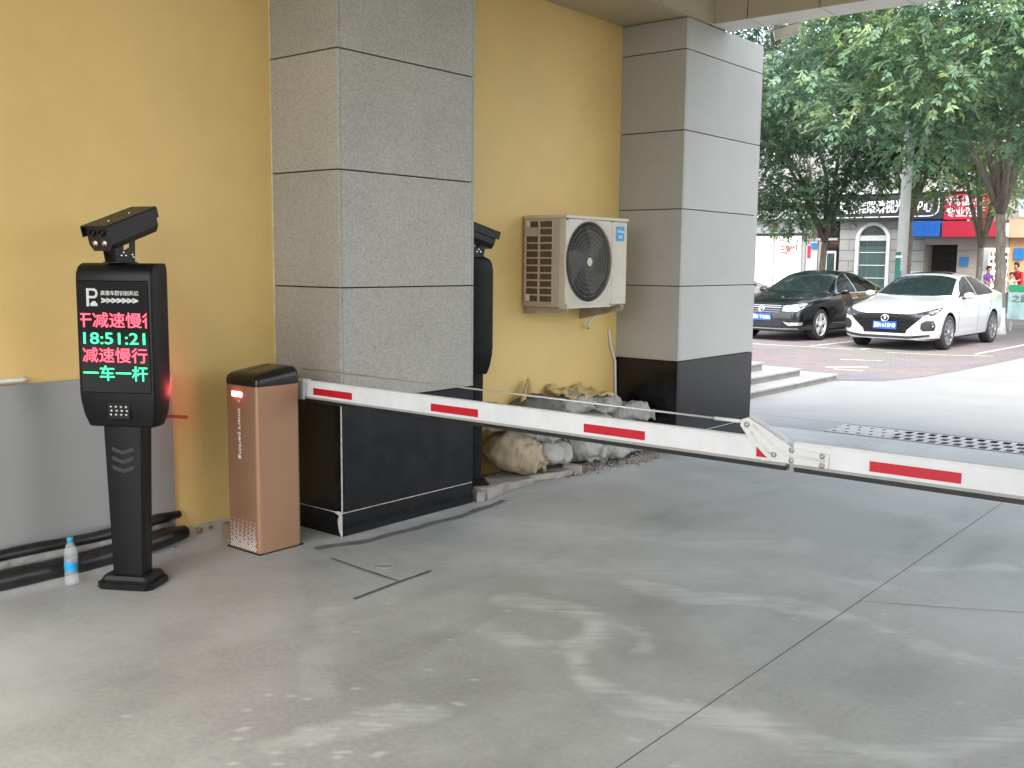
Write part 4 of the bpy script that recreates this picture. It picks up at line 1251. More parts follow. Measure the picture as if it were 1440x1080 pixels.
def white_patches(mir, ribbon):
    G_, D_ = MT['car_glass'], MT['car_dark']
    out = []
    out.append(('grille', [(-.70, .662), (-.40, .692), (0, .700), (.40, .692), (.70, .662), (.64, .60), (.53, .50), (.42, .40), (.40, .335), (-.40, .335), (-.42, .40), (-.53, .50), (-.64, .60)], 'front', MT['mesh_grille'], .006))
    hl = [(.38, .690), (.60, .722), (.76, .768), (.868, .825), (.868, .755), (.84, .685), (.74, .635), (.60, .635)]
    out += [('headlight', hl, 'front', MT['head_lamp_dark'], .008), ('headlight', mir(hl), 'front', MT['head_lamp_dark'], .008)]
    hl2 = [(.76, .738), (.84, .772), (.848, .745), (.81, .71), (.77, .705)]
    out += [('lamp_projector', hl2, 'front', MT['head_lamp'], .011), ('lamp_projector', mir(hl2), 'front', MT['head_lamp'], .011)]
    fi = [(.665, .53), (.74, .585), (.845, .58), (.865, .48), (.85, .395), (.70, .385), (.66, .43)]
    out += [('fog_intake', fi, 'front', D_, .006), ('fog_intake', mir(fi), 'front', D_, .006)]
    out.append(('lower_lip', [(-.80, .325), (-.45, .285), (.45, .285), (.80, .325), (.80, .288), (.45, .235), (-.45, .235), (-.80, .288)], 'front', D_, .007))
    out.append(('windshield', [(-.735, 1.42), (-.40, 1.335), (0, 1.305), (.40, 1.335), (.735, 1.42), (.600, 2.06), (.30, 2.10), (0, 2.11), (-.30, 2.10), (-.600, 2.06)], 'top', G_, .004))
    out.append(('sunroof', [(-.42, 2.28), (.42, 2.28), (.40, 2.95), (-.40, 2.95)], 'top', G_, .004))
    out.append(('rear_window', [(-.52, 3.52), (.52, 3.52), (.62, 4.02), (-.62, 4.02)], 'top', G_, .004))
    fw_ = [(1.62, 1.005), (1.80, 1.16), (2.05, 1.295), (2.32, 1.375), (2.52, 1.395), (2.54, 1.02)]
    rw_ = [(2.60, 1.02), (2.58, 1.397), (2.90, 1.39), (3.22, 1.335), (3.50, 1.23), (3.66, 1.13), (3.68, 1.07), (3.55, 1.045)]
    for s_ in ('left', 'right'):
        out += [('side_window', fw_, s_, MT['side_glass'], .004), ('side_window', rw_, s_, MT['side_glass'], .004), ('corner_trim', [(1.50, .985), (1.60, .99), (1.66, 1.05)], s_, D_, .004)]
        out.append(('door_seam', ribbon([(1.46, .95), (1.42, .7), (1.44, .32)], .004), s_, D_, .002))
        out.append(('door_seam', ribbon([(2.57, 1.0), (2.58, .6), (2.55, .30)], .004), s_, D_, .002))
        out.append(('door_seam', ribbon([(3.50, 1.02), (3.40, .80), (3.2, .62), (3.15, .32)], .004), s_, D_, .002))
        out.append(('door_handle', [(2.33, .845), (2.53, .855), (2.53, .885), (2.33, .875)], s_, MT['car_white'], .018))
        out.append(('door_handle', [(3.25, .88), (3.43, .89), (3.43, .915), (3.25, .905)], s_, MT['car_white'], .018))
    return out
def black_patches(mir, ribbon):
    G_, D_, C_ = MT['car_glass'], MT['car_dark'], MT['chrome']
    out = []
    out.append(('grille', [(-.44, .735), (.44, .735), (.46, .68), (.40, .60), (-.40, .60), (-.46, .68)], 'front', D_, .005))
    for z in (.735, .70, .655, .612):
        out.append(('grille_bar', ribbon([(-.44 + .3 * abs(z - .69), z), (0, z + .004), (.44 - .3 * abs(z - .69), z)], .008), 'front', C_, .014))
    hl = [(.47, .735), (.62, .765), (.80, .80), (.865, .79), (.855, .70), (.80, .645), (.60, .625), (.48, .64)]
    out += [('headlight', hl, 'front', MT['head_lamp'], .008), ('headlight', mir(hl), 'front', MT['head_lamp'], .008)]
    out.append(('lower_grille', [(-.50, .44), (.50, .44), (.44, .31), (-.44, .31)], 'front', D_, .005))
    fl = [(.50, .42), (.60, .40), (.86, .41), (.85, .35), (.64, .335), (.55, .37)]
    out += [('fog_lamp', fl, 'front', MT['head_lamp'], .008), ('fog_lamp', mir(fl), 'front', MT['head_lamp'], .008)]
    out.append(('lip_trim', ribbon([(-.80, .275), (-.4, .262), (.4, .262), (.80, .275)], .012), 'front', nmat('lip_grey', (.22, .21, .19), .4, metal=.5), .008))
    out.append(('windshield', [(-.735, 1.50), (-.40, 1.415), (0, 1.385), (.40, 1.415), (.735, 1.50), (.605, 2.10), (.30, 2.14), (0, 2.15), (-.30, 2.14), (-.605, 2.10)], 'top', G_, .004))
    out.append(('rear_window', [(-.52, 3.62), (.52, 3.62), (.62, 4.15), (-.62, 4.15)], 'top', G_, .004))
    fw_ = [(1.78, 1.015), (1.96, 1.18), (2.18, 1.315), (2.40, 1.385), (2.58, 1.405), (2.62, 1.03)]
    rw_ = [(2.68, 1.03), (2.64, 1.407), (2.95, 1.40), (3.25, 1.35), (3.55, 1.24), (3.74, 1.12), (3.76, 1.07), (3.62, 1.045)]
    for s_ in ('left', 'right'):
        out += [('side_window', fw_, s_, MT['side_glass'], .004), ('side_window', rw_, s_, MT['side_glass'], .004)]
        out.append(('window_trim', ribbon([(1.66, 1.0), (1.92, 1.18), (2.15, 1.33), (2.40, 1.402), (2.62, 1.424), (2.95, 1.418), (3.28, 1.365), (3.6, 1.25), (3.82, 1.10), (3.66, 1.02), (2.65, 1.0), (1.7, .99)], .009), s_, C_, .008))
        out.append(('window_trim', ribbon([(2.65, 1.01), (2.61, 1.41)], .012), s_, C_, .008))
        out.append(('door_seam', ribbon([(1.50, .95), (1.46, .7), (1.48, .32)], .004), s_, nmat('seam_grey', (.03, .03, .03), .3), .002))
        out.append(('door_seam', ribbon([(2.65, 1.0), (2.66, .6), (2.63, .30)], .004), s_, D_, .002))
        out.append(('side_trim', ribbon([(1.42, .36), (2.4, .35), (3.3, .36)], .010), s_, C_, .010))
        out.append(('door_handle', [(2.41, .865), (2.61, .875), (2.61, .905), (2.41, .895)], s_, C_, .018))
        out.append(('door_handle', [(3.35, .89), (3.53, .90), (3.53, .925), (3.35, .915)], s_, C_, .018))
    return out
base_c = dict(
    L=4.73, ax0=.90, ax1=3.60, rw=.335, ra=.385, wx=.795, my=1.66, mz=1.03, spokes=10, spoke_w=.020,
    W=[(0, .60), (.02, .70), (.06, .79), (.14, .845), (.3, .885), (.7, .905), (1.6, .905), (3.0, .905), (3.8, .895), (4.3, .86), (4.6, .78), (4.73, .66)],
    ZL=[(0, .22), (.15, .19), (.5, .18), (4.0, .19), (4.5, .24), (4.73, .34)],
    ZB=[(0, .600), (.03, .655), (.1, .705), (.25, .76), (.5, .82), (.9, .885), (1.35, .945), (1.7, .975), (2.6, 1.005), (3.6, 1.04), (4.2, 1.055), (4.6, 1.03), (4.73, .94)],
    ZT=[(0, .645), (.03, .705), (.1, .755), (.25, .81), (.5, .87), (.9, .945), (1.30, 1.005), (1.36, 1.02), (1.75, 1.245), (2.0, 1.375), (2.2, 1.445), (2.5, 1.485), (2.8, 1.488), (3.15, 1.455), (3.5, 1.375), (3.9, 1.235), (4.2, 1.13), (4.35, 1.105), (4.6, 1.085), (4.73, .96)],
    WR=[(0, .46), (.1, .60), (.4, .68), (.9, .74), (1.3, .76), (1.5, .745), (2.0, .64), (2.4, .595), (3.0, .585), (3.4, .59), (3.9, .65), (4.3, .70), (4.73, .58)])
white_c = dict(base_c, paint=MT['car_white'], mirror=MT['car_white'], rim=MT['rim_two'], plate='冀R·61EN0', plate_z=.475, emblem_z=.612,
               emblem=[[(-.62, .62), (-.18, .62), (0, -.72), (.18, .62), (.62, .62)], [(-.35, .3), (0, -.4), (.35, .3)]], patches=white_patches)
black_c = dict(base_c, L=4.87, ax0=.94, ax1=3.75, my=1.80, mz=1.035, paint=MT['car_black'], mirror=MT['car_black'], rim=MT['rim_silver'], plate='冀R·TR886', plate_z=.50, emblem_z=.672, spokes=5, spoke_w=.042,
               emblem=[[(-.5, .8), (-.05, -.05), (0, .1), (.05, -.05), (.5, .8)], [(-.85, .4), (-.35, -.85), (0, .05), (.35, -.85), (.85, .4)]], patches=black_patches,
               W=[(0, .70), (.02, .78), (.06, .83), (.14, .865), (.3, .895), (.7, .915), (1.6, .917), (3.0, .915), (3.9, .90), (4.4, .86), (4.75, .80), (4.87, .68)],
               ZT=[(0, .68), (.03, .735), (.1, .775), (.25, .82), (.5, .88), (.9, .955), (1.36, 1.015), (1.44, 1.03), (1.8, 1.235), (2.05, 1.37), (2.25, 1.44), (2.55, 1.485), (2.9, 1.488), (3.25, 1.455), (3.6, 1.375), (4.0, 1.235), (4.3, 1.13), (4.45, 1.105), (4.75, 1.085), (4.87, .96)],
               ZB=[(0, .63), (.03, .685), (.1, .725), (.25, .775), (.5, .83), (.9, .895), (1.4, .955), (1.8, .985), (2.6, 1.01), (3.6, 1.04), (4.3, 1.055), (4.75, 1.03), (4.87, .94)])
make_car((-1.70, 19.46, .004), R(-2.5), white_c, 'white sedan with black mesh grille parked on the pinkish paving', 'cars parked in the court')
make_car((-4.50, 20.02, .004), R(-4), black_c, 'black sedan with chrome grille bars parked left of the white car', 'cars parked in the court')
make_car((-7.9, 20.6, .004), R(-6), dict(white_c, patches=black_patches, plate='冀R·2K517'), 'pale car mostly hidden behind the far column, left of the black sedan', 'cars parked in the court')

# ------------------------------------------------------------------ trees
lm = bpy.data.materials.new('leaf'); lm.use_nodes = True
N, L = lm.node_tree.nodes, lm.node_tree.links
at = N.new('ShaderNodeAttribute'); at.attribute_name = 'tint'
cr = N.new('ShaderNodeValToRGB')
cr.color_ramp.elements[0].color = (.055, .115, .065, 1); cr.color_ramp.elements[1].color = (.27, .37, .14, 1)
e = cr.color_ramp.elements.new(.55); e.color = (.15, .265, .16, 1)
L.new(at.outputs['Fac'], cr.inputs[0])
pb = N['Principled BSDF']; pb.inputs['Roughness'].default_value = .42
L.new(cr.outputs[0], pb.inputs['Base Color'])
tr = N.new('ShaderNodeBsdfTranslucent'); L.new(cr.outputs[0], tr.inputs[0])
ms = N.new('ShaderNodeMixShader'); ms.inputs[0].default_value = .38
L.new(pb.outputs[0], ms.inputs[1]); L.new(tr.outputs[0], ms.inputs[2]); L.new(ms.outputs[0], N['Material Output'].inputs[0])
MT['leaf'] = lm
MT['bark'] = nmat('bark', (.21, .185, .15), .9, var=.3, scale=7, stretch=(3, 3, .7), bump=.6, bscale=24)
MT['lime'] = nmat('lime_wash', (.66, .66, .63), .8, var=.15, scale=8, bump=.3, bscale=24)

def crown_mesh(name, clumps, nspray, seed, leaf=.125):
    rg = np.random.default_rng(seed)
    C_, A_, Tn = [], [], []
    for (cx, cy_, cz, r, tint) in clumps:
        n = int(nspray * (r / .8) ** 2)
        d = rg.normal(size=(n, 3)); d[:, 2] = d[:, 2] * .8 + .25
        d /= np.linalg.norm(d, axis=1, keepdims=True)
        rad = r * rg.uniform(.35, 1.0, (n, 1)) ** .55
        p = np.array([cx, cy_, cz]) + d * rad * np.array([1, 1, .72])
        ax = d * np.array([1, 1, .4]) + np.array([0, 0, -.45]) + rg.normal(size=(n, 3)) * .30
        ax /= np.linalg.norm(ax, axis=1, keepdims=True)
        C_.append(p); A_.append(ax); Tn.append(np.clip(tint + rg.normal(size=n) * .16, 0, 1))
    p = np.concatenate(C_); ax = np.concatenate(A_); tn = np.concatenate(Tn)
    n = len(p)
    sd = np.cross(ax, np.array([0, 0, 1.0]) + rg.normal(size=(n, 3)) * .25); sd /= np.linalg.norm(sd, axis=1, keepdims=True)
    up_ = np.cross(sd, ax)
    V, Tt = [], []
    ln = leaf
    for k, (s_, side) in enumerate(((.05, 1), (.05, -1), (.12, 1), (.12, -1), (.19, 1), (.19, -1), (.25, 1), (.25, -1), (.29, 0))):
        sc_ = rg.uniform(.75, 1.2, (n, 1))
        b0 = p + ax * s_ * sc_
        dr = ax * (.62 if side else 1) + sd * side * .75 + np.array([0, 0, -.30]) + rg.normal(size=(n, 3)) * .18
        dr /= np.linalg.norm(dr, axis=1, keepdims=True)
        wv = np.cross(dr, up_ + rg.normal(size=(n, 3)) * .35); wv /= np.linalg.norm(wv, axis=1, keepdims=True)
        ll = ln * sc_
        tip = b0 + dr * ll
        mid = b0 + dr * ll * .45
        nrm = np.cross(dr, wv)
        V.append(np.stack([b0, mid + wv * ll * .19 + nrm * ll * .05, tip, mid - wv * ll * .19 + nrm * ll * .05], 1))
        Tt.append(np.repeat(tn[:, None], 4, 1))
    V = np.concatenate(V).reshape(-1, 3); Tt = np.concatenate(Tt).reshape(-1)
    nf = len(V) // 4
    me = bpy.data.meshes.new(name)
    me.vertices.add(len(V)); me.vertices.foreach_set('co', V.astype(np.float32).ravel())
    base = np.arange(nf) * 4
    tri = np.stack([base, base + 1, base + 2, base, base + 2, base + 3], 1).ravel()
    me.loops.add(len(tri)); me.loops.foreach_set('vertex_index', tri.astype(np.int32))
    me.polygons.add(nf * 2); me.polygons.foreach_set('loop_start', (np.arange(nf * 2) * 3).astype(np.int32))
    me.update(calc_edges=True)
    a = me.attributes.new('tint', 'FLOAT', 'POINT'); a.data.foreach_set('value', Tt.astype(np.float32))
    me.materials.append(MT['leaf'])
    return me

def tree(name, loc, fork, lean, r0, cc, rad, nclump, nspray, seed, label, limbs=5, lime=False, tint=.45, leaf=.125, extra=()):
    t = empty(name, loc)
    rd_ = random.Random(seed)
    base = Vector((0, 0, 0)); fk = Vector((lean[0], lean[1], fork))
    pts = [base.lerp(fk, i / 8) + Vector((noise.noise(Vector((seed, i * .6, 0))), noise.noise(Vector((seed, 0, i * .6))), 0)) * .05 * (i > 0) for i in range(9)]
    b = MB().tube(pts, [r0 * (1.25 if i == 0 else 1.0 - .035 * i) for i in range(9)], 14)
    tk = b.build('trunk', MT['bark'], t)
    if lime:
        MB().tube([pts[0], pts[1] * .9, pts[1].lerp(pts[2], .7)], [r0 * 1.27, r0 * 1.02, r0 * .985], 14).build('lime_wash', MT['lime'], t)
    cl = []
    for k in range(nclump):
        for _ in range(60):
            d = Vector((rd_.gauss(0, 1), rd_.gauss(0, 1), rd_.gauss(0, 1))).normalized() * rd_.uniform(.30, 1.0) ** .6
            q = Vector((cc[0] + d.x * rad[0], cc[1] + d.y * rad[1], cc[2] + d.z * rad[2]))
            if all((q - Vector(c_[:3])).length > .55 for c_ in cl): break
        cl.append((q.x, q.y, q.z, rd_.uniform(.55, 1.05), min(1, max(0, tint + rd_.gauss(0, .17)))))
    cl += [tuple(e_) for e_ in extra]
    # limbs run from the fork to groups of clumps, twigs to each clump
    b = MB()
    ends = []
    for k in range(limbs):
        a = 2 * math.pi * (k + rd_.random() * .6) / limbs
        e_ = Vector((cc[0] + math.cos(a) * rad[0] * .5, cc[1] + math.sin(a) * rad[1] * .5, cc[2] + rd_.uniform(-.1, .5) * rad[2]))
        m1 = fk.lerp(e_, .35) + Vector((rd_.gauss(0, .12), rd_.gauss(0, .12), .35)); m2 = fk.lerp(e_, .7) + Vector((rd_.gauss(0, .15), rd_.gauss(0, .15), .2))
        b.tube([fk - Vector((0, 0, .15)), m1, m2, e_], [r0 * .62, r0 * .48, r0 * .34, r0 * .2], 9)
        ends += [(m1, r0 * .3), (m2, r0 * .25), (e_, r0 * .2)]
    b.build('limbs', MT['bark'], t)
    b = MB()
    for c_ in cl:
        q = Vector(c_[:3])
        s_, rr = min(ends, key=lambda e_: (e_[0] - q).length)
        b.tube([s_, s_.lerp(q, .5) + Vector((0, 0, .12)), q + Vector((0, 0, .1))], [rr * .6, rr * .4, .012], 5, cap=False)
    b.build('twigs', MT['bark'], t)
    o = bpy.data.objects.new('crown', crown_mesh('crown', cl, nspray, seed, leaf)); col.objects.link(o); o.parent = t
    tag(t, label, 'tree', 'street trees')
    return t
tree('street_tree', (-1.24, 26.0, 0), 3.0, (-.12, 0, 0), .14, (.1, -2.2, 7.0), (4.0, 5.0, 3.3), 110, 72, 3, 'tall leafy tree with whitewashed trunk behind the white car', 6, True, .58, .145, extra=[(-2.3 + .42 * k + .25 * math.sin(k * 9), -5.6 - .7 * math.cos(k * 4), 5.2 + .75 * math.sin(k * 2.3) + .09 * k, .62 + .12 * (k % 3), .60 + .05 * (k % 4)) for k in range(12)])  # extra front clumps: paler tint puts the lit side of the crown into colour
tree('street_tree', (-8.62, 33.0, 0), 2.5, (.15, 0, 0), .13, (0, -1.0, 6.2), (4.3, 3.6, 3.2), 100, 62, 5, 'broad tree with dark forked trunk in front of the bright white shop', 5, False, .40, .14, extra=[(-4.2 + .62 * k + .3 * math.sin(k * 7), -1.6 + .8 * math.cos(k * 3), 3.9 + .55 * math.sin(k * 5) + .03 * abs(k - 7) ** 1.5, .85, .25 + .03 * (k % 5)) for k in range(9)])
tree('street_tree', (-3.62, 33.2, 0), 2.3, (.0, 0, 0), .105, (.2, -.6, 6.3), (3.0, 3.0, 3.0), 50, 62, 8, 'slim forked tree in front of the red shop sign', 5, False, .80, .14)
tree('street_tree', (-6.05, 34.0, 0), 3.2, (.0, 0, 0), .13, (.1, -.6, 7.1), (3.4, 3.0, 2.8), 75, 62, 12, 'tree standing behind the concrete pole', 5, False, .36, .14)
tree('street_tree', (-10.6, 27.0, 0), 3.4, (.2, 0, 0), .17, (.8, -.5, 7.6), (4.4, 4.0, 3.6), 95, 66, 15, 'leafy tree rising behind the far stone column', 5, False, .45, .13)

tree('street_tree', (7.5, 25.0, 0), 3.0, (.1, 0, 0), .16, (0, 0, 6.8), (4.2, 4.2, 3.3), 80, 50, 19, 'unseen tree added beyond the right edge to cut sky reflections', 5, True, .5, .165)  # out of view, added to keep bright sky out of the car windows

# concrete pole
pl = empty('utility_pole', (-3.62, 26.0, 0))
MB().tube([(0, 0, 0), (.02, 0, 3), (.06, 0, 7.2)], [.145, .13, .105], 20).build('shaft', nmat('pole_concrete', (.50, .51, .48), .8, var=.08, scale=3), pl)
MB().tube([(0, 0, .01), (0, 0, 1.95)], [.1475, .1385], 20).build('green_band', nmat('pole_green', (.025, .17, .125), .6), pl)
MB().tube([(0, 0, 1.80), (0, 0, 1.86)], [.1405, .140], 20).build('white_ring', MT['white_print'], pl)
b = MB(); b.tube([(.135 * math.cos(a), .135 * math.sin(a), 4.1 + .12 * math.sin(a + 1)) for a in np.linspace(0, 2 * math.pi, 17)], .012, 6, cap=False); b.build('cable_loop', MT['rubber'], pl)
tag(pl, 'round concrete pole with green painted foot behind the cars', 'pole')
# ------------------------------------------------------------------ shops across the street
MT['lime_stone'] = nmat('limestone', (.33, .325, .31), .7, var=.08, scale=2, fine=.05, fscale=30)
MT['pale_trim'] = nmat('pale_trim', (.66, .68, .65), .6, var=.05)
MT['shop_white'] = nmat('shop_white', (.58, .58, .565), .55, var=.06)
MT['shutter'] = nmat('shutter_grey', (.34, .35, .35), .5, var=.06)
MT['dark_recess'] = nmat('dark_recess', (.03, .026, .024), .8, var=.3)
MT['shop_glass'] = nmat('shop_glass', (.022, .05, .045), .06, var=.2, scale=3)
MT['curtain'] = nmat('curtain_green', (.06, .11, .10), .7, var=.25, scale=4, stretch=(14, 1, .5))
MT['beige'] = nmat('beige_render', (.47, .36, .24), .8, var=.08, scale=2)
MT['tan'] = nmat('orange_render', (.55, .33, .17), .8, var=.08, scale=2)
MT['grey_render'] = nmat('grey_render', (.34, .31, .28), .8, var=.1, scale=2)
MT['upper'] = nmat('upper_render', (.34, .34, .33), .8, var=.08, scale=.8)
MT['lit'] = emat('lit_interior', (1.0, .98, .93), .45)
MT['lit2'] = emat('lit_display', (1.0, .93, .82), .55)
MT['sign_black'] = nmat('sign_black', (.035, .036, .036), .5, var=.1)
MT['sign_red'] = nmat('sign_red', (.50, .02, .06), .45, var=.08)
MT['awning_red'] = nmat('awning_red', (.46, .02, .045), .5, var=.06)
MT['awning_blue'] = nmat('awning_blue', (.015, .12, .46), .45, var=.08)
MT['brown_wood'] = nmat('brown_wood', (.16, .07, .05), .6, var=.2)
MT['plaque'] = nmat('plaque_blue', (.02, .16, .42), .4)
YF = 40.0
# left shop
s1 = empty('shop_building', (-14.5, YF, 0))
def pt(name, x0, x1, y0, y1, z0, z1, m, p, ox_, bev=0.0):
    return MB().box(x0 - ox_, x1 - ox_, y0 - YF, y1 - YF, z0, z1, bev=bev, seg=1).build(name, m, p)
X = -14.5
pt('wall', -20, -12.28, 43.0, 43.2, 0, 8.8, MT['shop_white'], s1, X)
pt('upper_wall', -20, -12.28, 40.05, 42.9, 3.95, 8.8, MT['upper'], s1, X)
pt('fascia', -20, -11.36, 39.6, 40.3, 3.46, 3.90, MT['shop_white'], s1, X, .01)
pt('canopy_roof', -20, -11.3, 39.5, 40.3, 3.905, 4.05, MT['dark_recess'], s1, X)
for k in range(4):
    pt('shutter_slat', -20, -12.24, 39.86 - .006 * (k % 2), 40.2, 2.90 + k * .14, 3.035 + k * .14, MT['shutter'], s1, X, .01)
pt('shutter_rail', -20, -12.0, 39.8, 39.98, 2.80, 2.895, MT['dark_recess'], s1, X)
pt('lit_interior', -19.8, -12.3, 40.5, 40.55, .12, 2.8, MT['lit'], s1, X)
gl = bpy.data.materials.new('clear_glass'); gl.use_nodes = True
N, L = gl.node_tree.nodes, gl.node_tree.links
t_ = N.new('ShaderNodeBsdfTransparent'); g2 = N.new('ShaderNodeBsdfGlossy'); g2.inputs['Roughness'].default_value = .03
m_ = N.new('ShaderNodeMixShader'); m_.inputs[0].default_value = .10
L.new(t_.outputs[0], m_.inputs[1]); L.new(g2.outputs[0], m_.inputs[2]); L.new(m_.outputs[0], N['Material Output'].inputs[0])
for a, b in ((-19.8, -17.6), (-17.55, -15.4), (-15.35, -13.56), (-13.50, -12.32)):
    w_ = pt('window', a, b, 40.02, 40.03, .12, 2.78, gl, s1, X)
    pt('mullion', b, b + .055, 39.98, 40.06, .12, 2.79, MT['shutter'], s1, X)
    pt('transom', a, b, 39.985, 40.055, 2.32 if b < -13.5 else 2.40, 2.36 if b < -13.5 else 2.43, MT['shutter'], s1, X)
text('lettering', '三刷快环拍', .36, nmat('red_vinyl', (.50, .08, .06), .5), s1, face_m(-12.68 - X, 40.01 - YF, 2.2), width=1.1, bold=.02)
tag(s1, 'bright white shop with lit glass front under a grey shutter', 'shop')
# recess between the shops
s2 = empty('shop_recess', (-11.5, YF, 0))
X = -11.5
pt('back_wall', -12.26, -10.76, 41.2, 41.3, 0, 8.8, MT['dark_recess'], s2, X)
pt('upper_wall', -12.26, -10.76, 40.4, 41.1, 4.0, 8.8, MT['upper'], s2, X)
pt('post', -12.24, -12.12, 39.95, 40.1, 0, 3.4, MT['shutter'], s2, X)
pt('post', -11.72, -11.64, 39.96, 40.06, 2.7, 3.4, MT['brown_wood'], s2, X)
pt('door_head', -12.1, -10.8, 39.96, 40.1, 2.60, 2.70, MT['shutter'], s2, X)
for k in range(4):
    b = MB(); x0 = -11.15 + k * .1
    b.tube([(x0 - X, 0.0, 2.3), (x0 - X + .12, 0.0, 2.58)], .012, 6); b.tube([(x0 - X + .12, 0.015, 2.3), (x0 - X, 0.015, 2.58)], .012, 6)
    b.build('lattice', MT['brown_wood'], s2)
pt('door_leaf', -12.1, -11.62, 40.0, 40.05, .1, 2.6, MT['shop_white'], s2, X)
pt('door_panel', -11.58, -11.30, 40.0, 40.05, .1, 2.6, MT['grey_render'], s2, X)
wn_ = pt('window', -11.26, -10.84, 40.0, 40.04, .95, 2.18, MT['shop_white'], s2, X)
pt('pane', -11.20, -10.90, 39.99, 39.998, 1.02, 2.08, MT['shop_glass'], wn_, 0 if False else X)
pt('low_panel', -11.28, -10.8, 40.0, 40.06, .1, .93, MT['shop_white'], s2, X)
pt('red_sticker', -12.04, -11.9, 39.98, 39.998, 1.9, 2.4, MT['sign_red'], s2, X)
tag(s2, 'dark doorway with brown lattice between the white shop and the stone building', 'doorway')
o = MB().box(-11.86, -11.60, 39.93, 39.96, 2.28, 2.50, bev=.004).build('blue_plaque', MT['plaque']); tag(o, 'small blue plaque by the tree trunk in front of the dark doorway', 'plaque')
# stone building with arched window
s3 = empty('stone_building', (-9.0, YF, 0))
X = -9.0
ax0, ax1, asp, at_ = -10.05, -8.70, 2.62, 3.29     # outer frame
acx = (ax0 + ax1) / 2; ar = (ax1 - ax0) / 2
pt('core', -10.7, -7.5, 40.12, 42.9, 0, 3.38, MT['joint'], s3, X)
def blocks(x0, x1, z0, z1, h, wd, off):
    z = z0; r_ = 0
    while z < z1 - .01:
        zz = min(z + h, z1); x = x0 - (wd / 2 if r_ % 2 else 0)
        while x < x1 - .02:
            a, b = max(x, x0), min(x + wd, x1)
            if b - a > .05:
                yield a, b, z, zz
            x += wd
        z = zz; r_ += 1
for a, b, z, zz in list(blocks(-10.72, ax0, .1, 3.36, .42, .8, 0)) + list(blocks(ax1, -7.42, .1, 3.36, .42, .8, 0)):
    pt('stone_block', a + .006, b - .006, 40.0 + .004 * ((int(z * 10)) % 2), 40.12, z + .008, zz - .008, MT['lime_stone'], s3, X, .006)
# spandrel over the arch
b = MB(); n = 20
for i in range(n):
    a0, a1 = math.pi * i / n, math.pi * (i + 1) / n
    p0 = (acx + ar * math.cos(a0), asp + ar * math.sin(a0)); p1 = (acx + ar * math.cos(a1), asp + ar * math.sin(a1))
    b.prism([(p0[0] - X, p0[1]), (p0[0] - X, 3.36), (p1[0] - X, 3.36), (p1[0] - X, p1[1])] if p0[1] < 3.35 else [(p0[0] - X, 3.355), (p0[0] - X, 3.36), (p1[0] - X, 3.36), (p1[0] - X, 3.355)], 1, .002, .119)
b.build('spandrel', MT['lime_stone'], s3)
wn_ = MB()
path_o = [(ax0, .55)] + [(acx - ar * math.cos(math.pi * i / 24), asp + ar * math.sin(math.pi * i / 24)) for i in range(25)] + [(ax1, .55)]
ri = ar - .13
path_i = [(ax0 + .13, .55)] + [(acx - ri * math.cos(math.pi * i / 24), asp + ri * math.sin(math.pi * i / 24)) for i in range(25)] + [(ax1 - .13, .55)]
for i in range(len(path_o) - 1):
    q = [path_o[i], path_o[i + 1], path_i[i + 1], path_i[i]]
    wn_.prism([(x - X, z) for x, z in q], 1, -.06, .10)
aw = wn_.build('arched_window', MT['pale_trim'], s3)
MB().prism([(x - X, z) for x, z in path_i], 1, .07, .085).build('pane', MT['shop_glass'], aw)
MB().box(ax0 + .13 - X, ax1 - .13 - X, .055, .068, .56, 2.35).build('curtain', MT['curtain'], aw)
MB().box(ax0 + .13 - X, ax1 - .13 - X, .03, .066, 2.58, 2.78).build('transom', MT['pale_trim'], aw)
for z in (2.12, 1.62, 1.12):
    MB().box(ax0 + .13 - X, ax1 - .13 - X, .035, .054, z - .018, z + .018).build('glazing_bar', MT['pale_trim'], aw)
for x in (acx - .22, acx + .22):
    MB().box(x - .012 - X, x + .012 - X, .04, .0535, .56, 2.56).build('glazing_bar', nmat('bar_green', (.10, .16, .15), .5), aw)
pt('cornice', -10.8, -7.4, 39.85, 40.3, 3.365, 3.44, MT['pale_trim'], s3, X, .01)
pt('upper_wall', -10.76, -5.9, 40.3, 42.9, 3.45, 8.8, MT['upper'], s3, X)
for k, x in enumerate((-9.9, -8.2, -6.9)):
    f = pt('window', x, x + .9, 40.24, 40.31, 5.0, 6.7, MT['pale_trim'], s3, X)
    pt('pane', x + .06, x + .42, 40.225, 40.238, 5.06, 6.64, MT['shop_glass'], f, X); pt('pane', x + .48, x + .84, 40.225, 40.238, 5.06, 6.64, MT['shop_glass'], f, X)
pt('ledge', -10.7, -5.5, 39.95, 40.4, 4.38, 4.55, MT['pale_trim'], s3, X, .01)
# entrance to the right of the stone front
pt('entrance_back', -7.42, -6.2, 41.0, 41.1, 0, 2.5, MT['dark_recess'], s3, X)
pt('entrance_head', -7.42, -6.16, 40.02, 40.9, 2.42, 3.36, MT['grey_render'], s3, X)
pt('entrance_cheek', -7.46, -7.40, 40.12, 41.0, 0, 2.41, MT['grey_render'], s3, X)
for a, b, z, zz in blocks(-6.2, -5.5, .1, 3.3, .52, .7, 0):
    pt('stone_block', a + .004, b - .004, 40.0, 40.9, z + .006, zz - .006, MT['grey_render'], s3, X, .004)
tag(s3, 'pale grey stone building with a green glazed arched window and dark entrance', 'building')
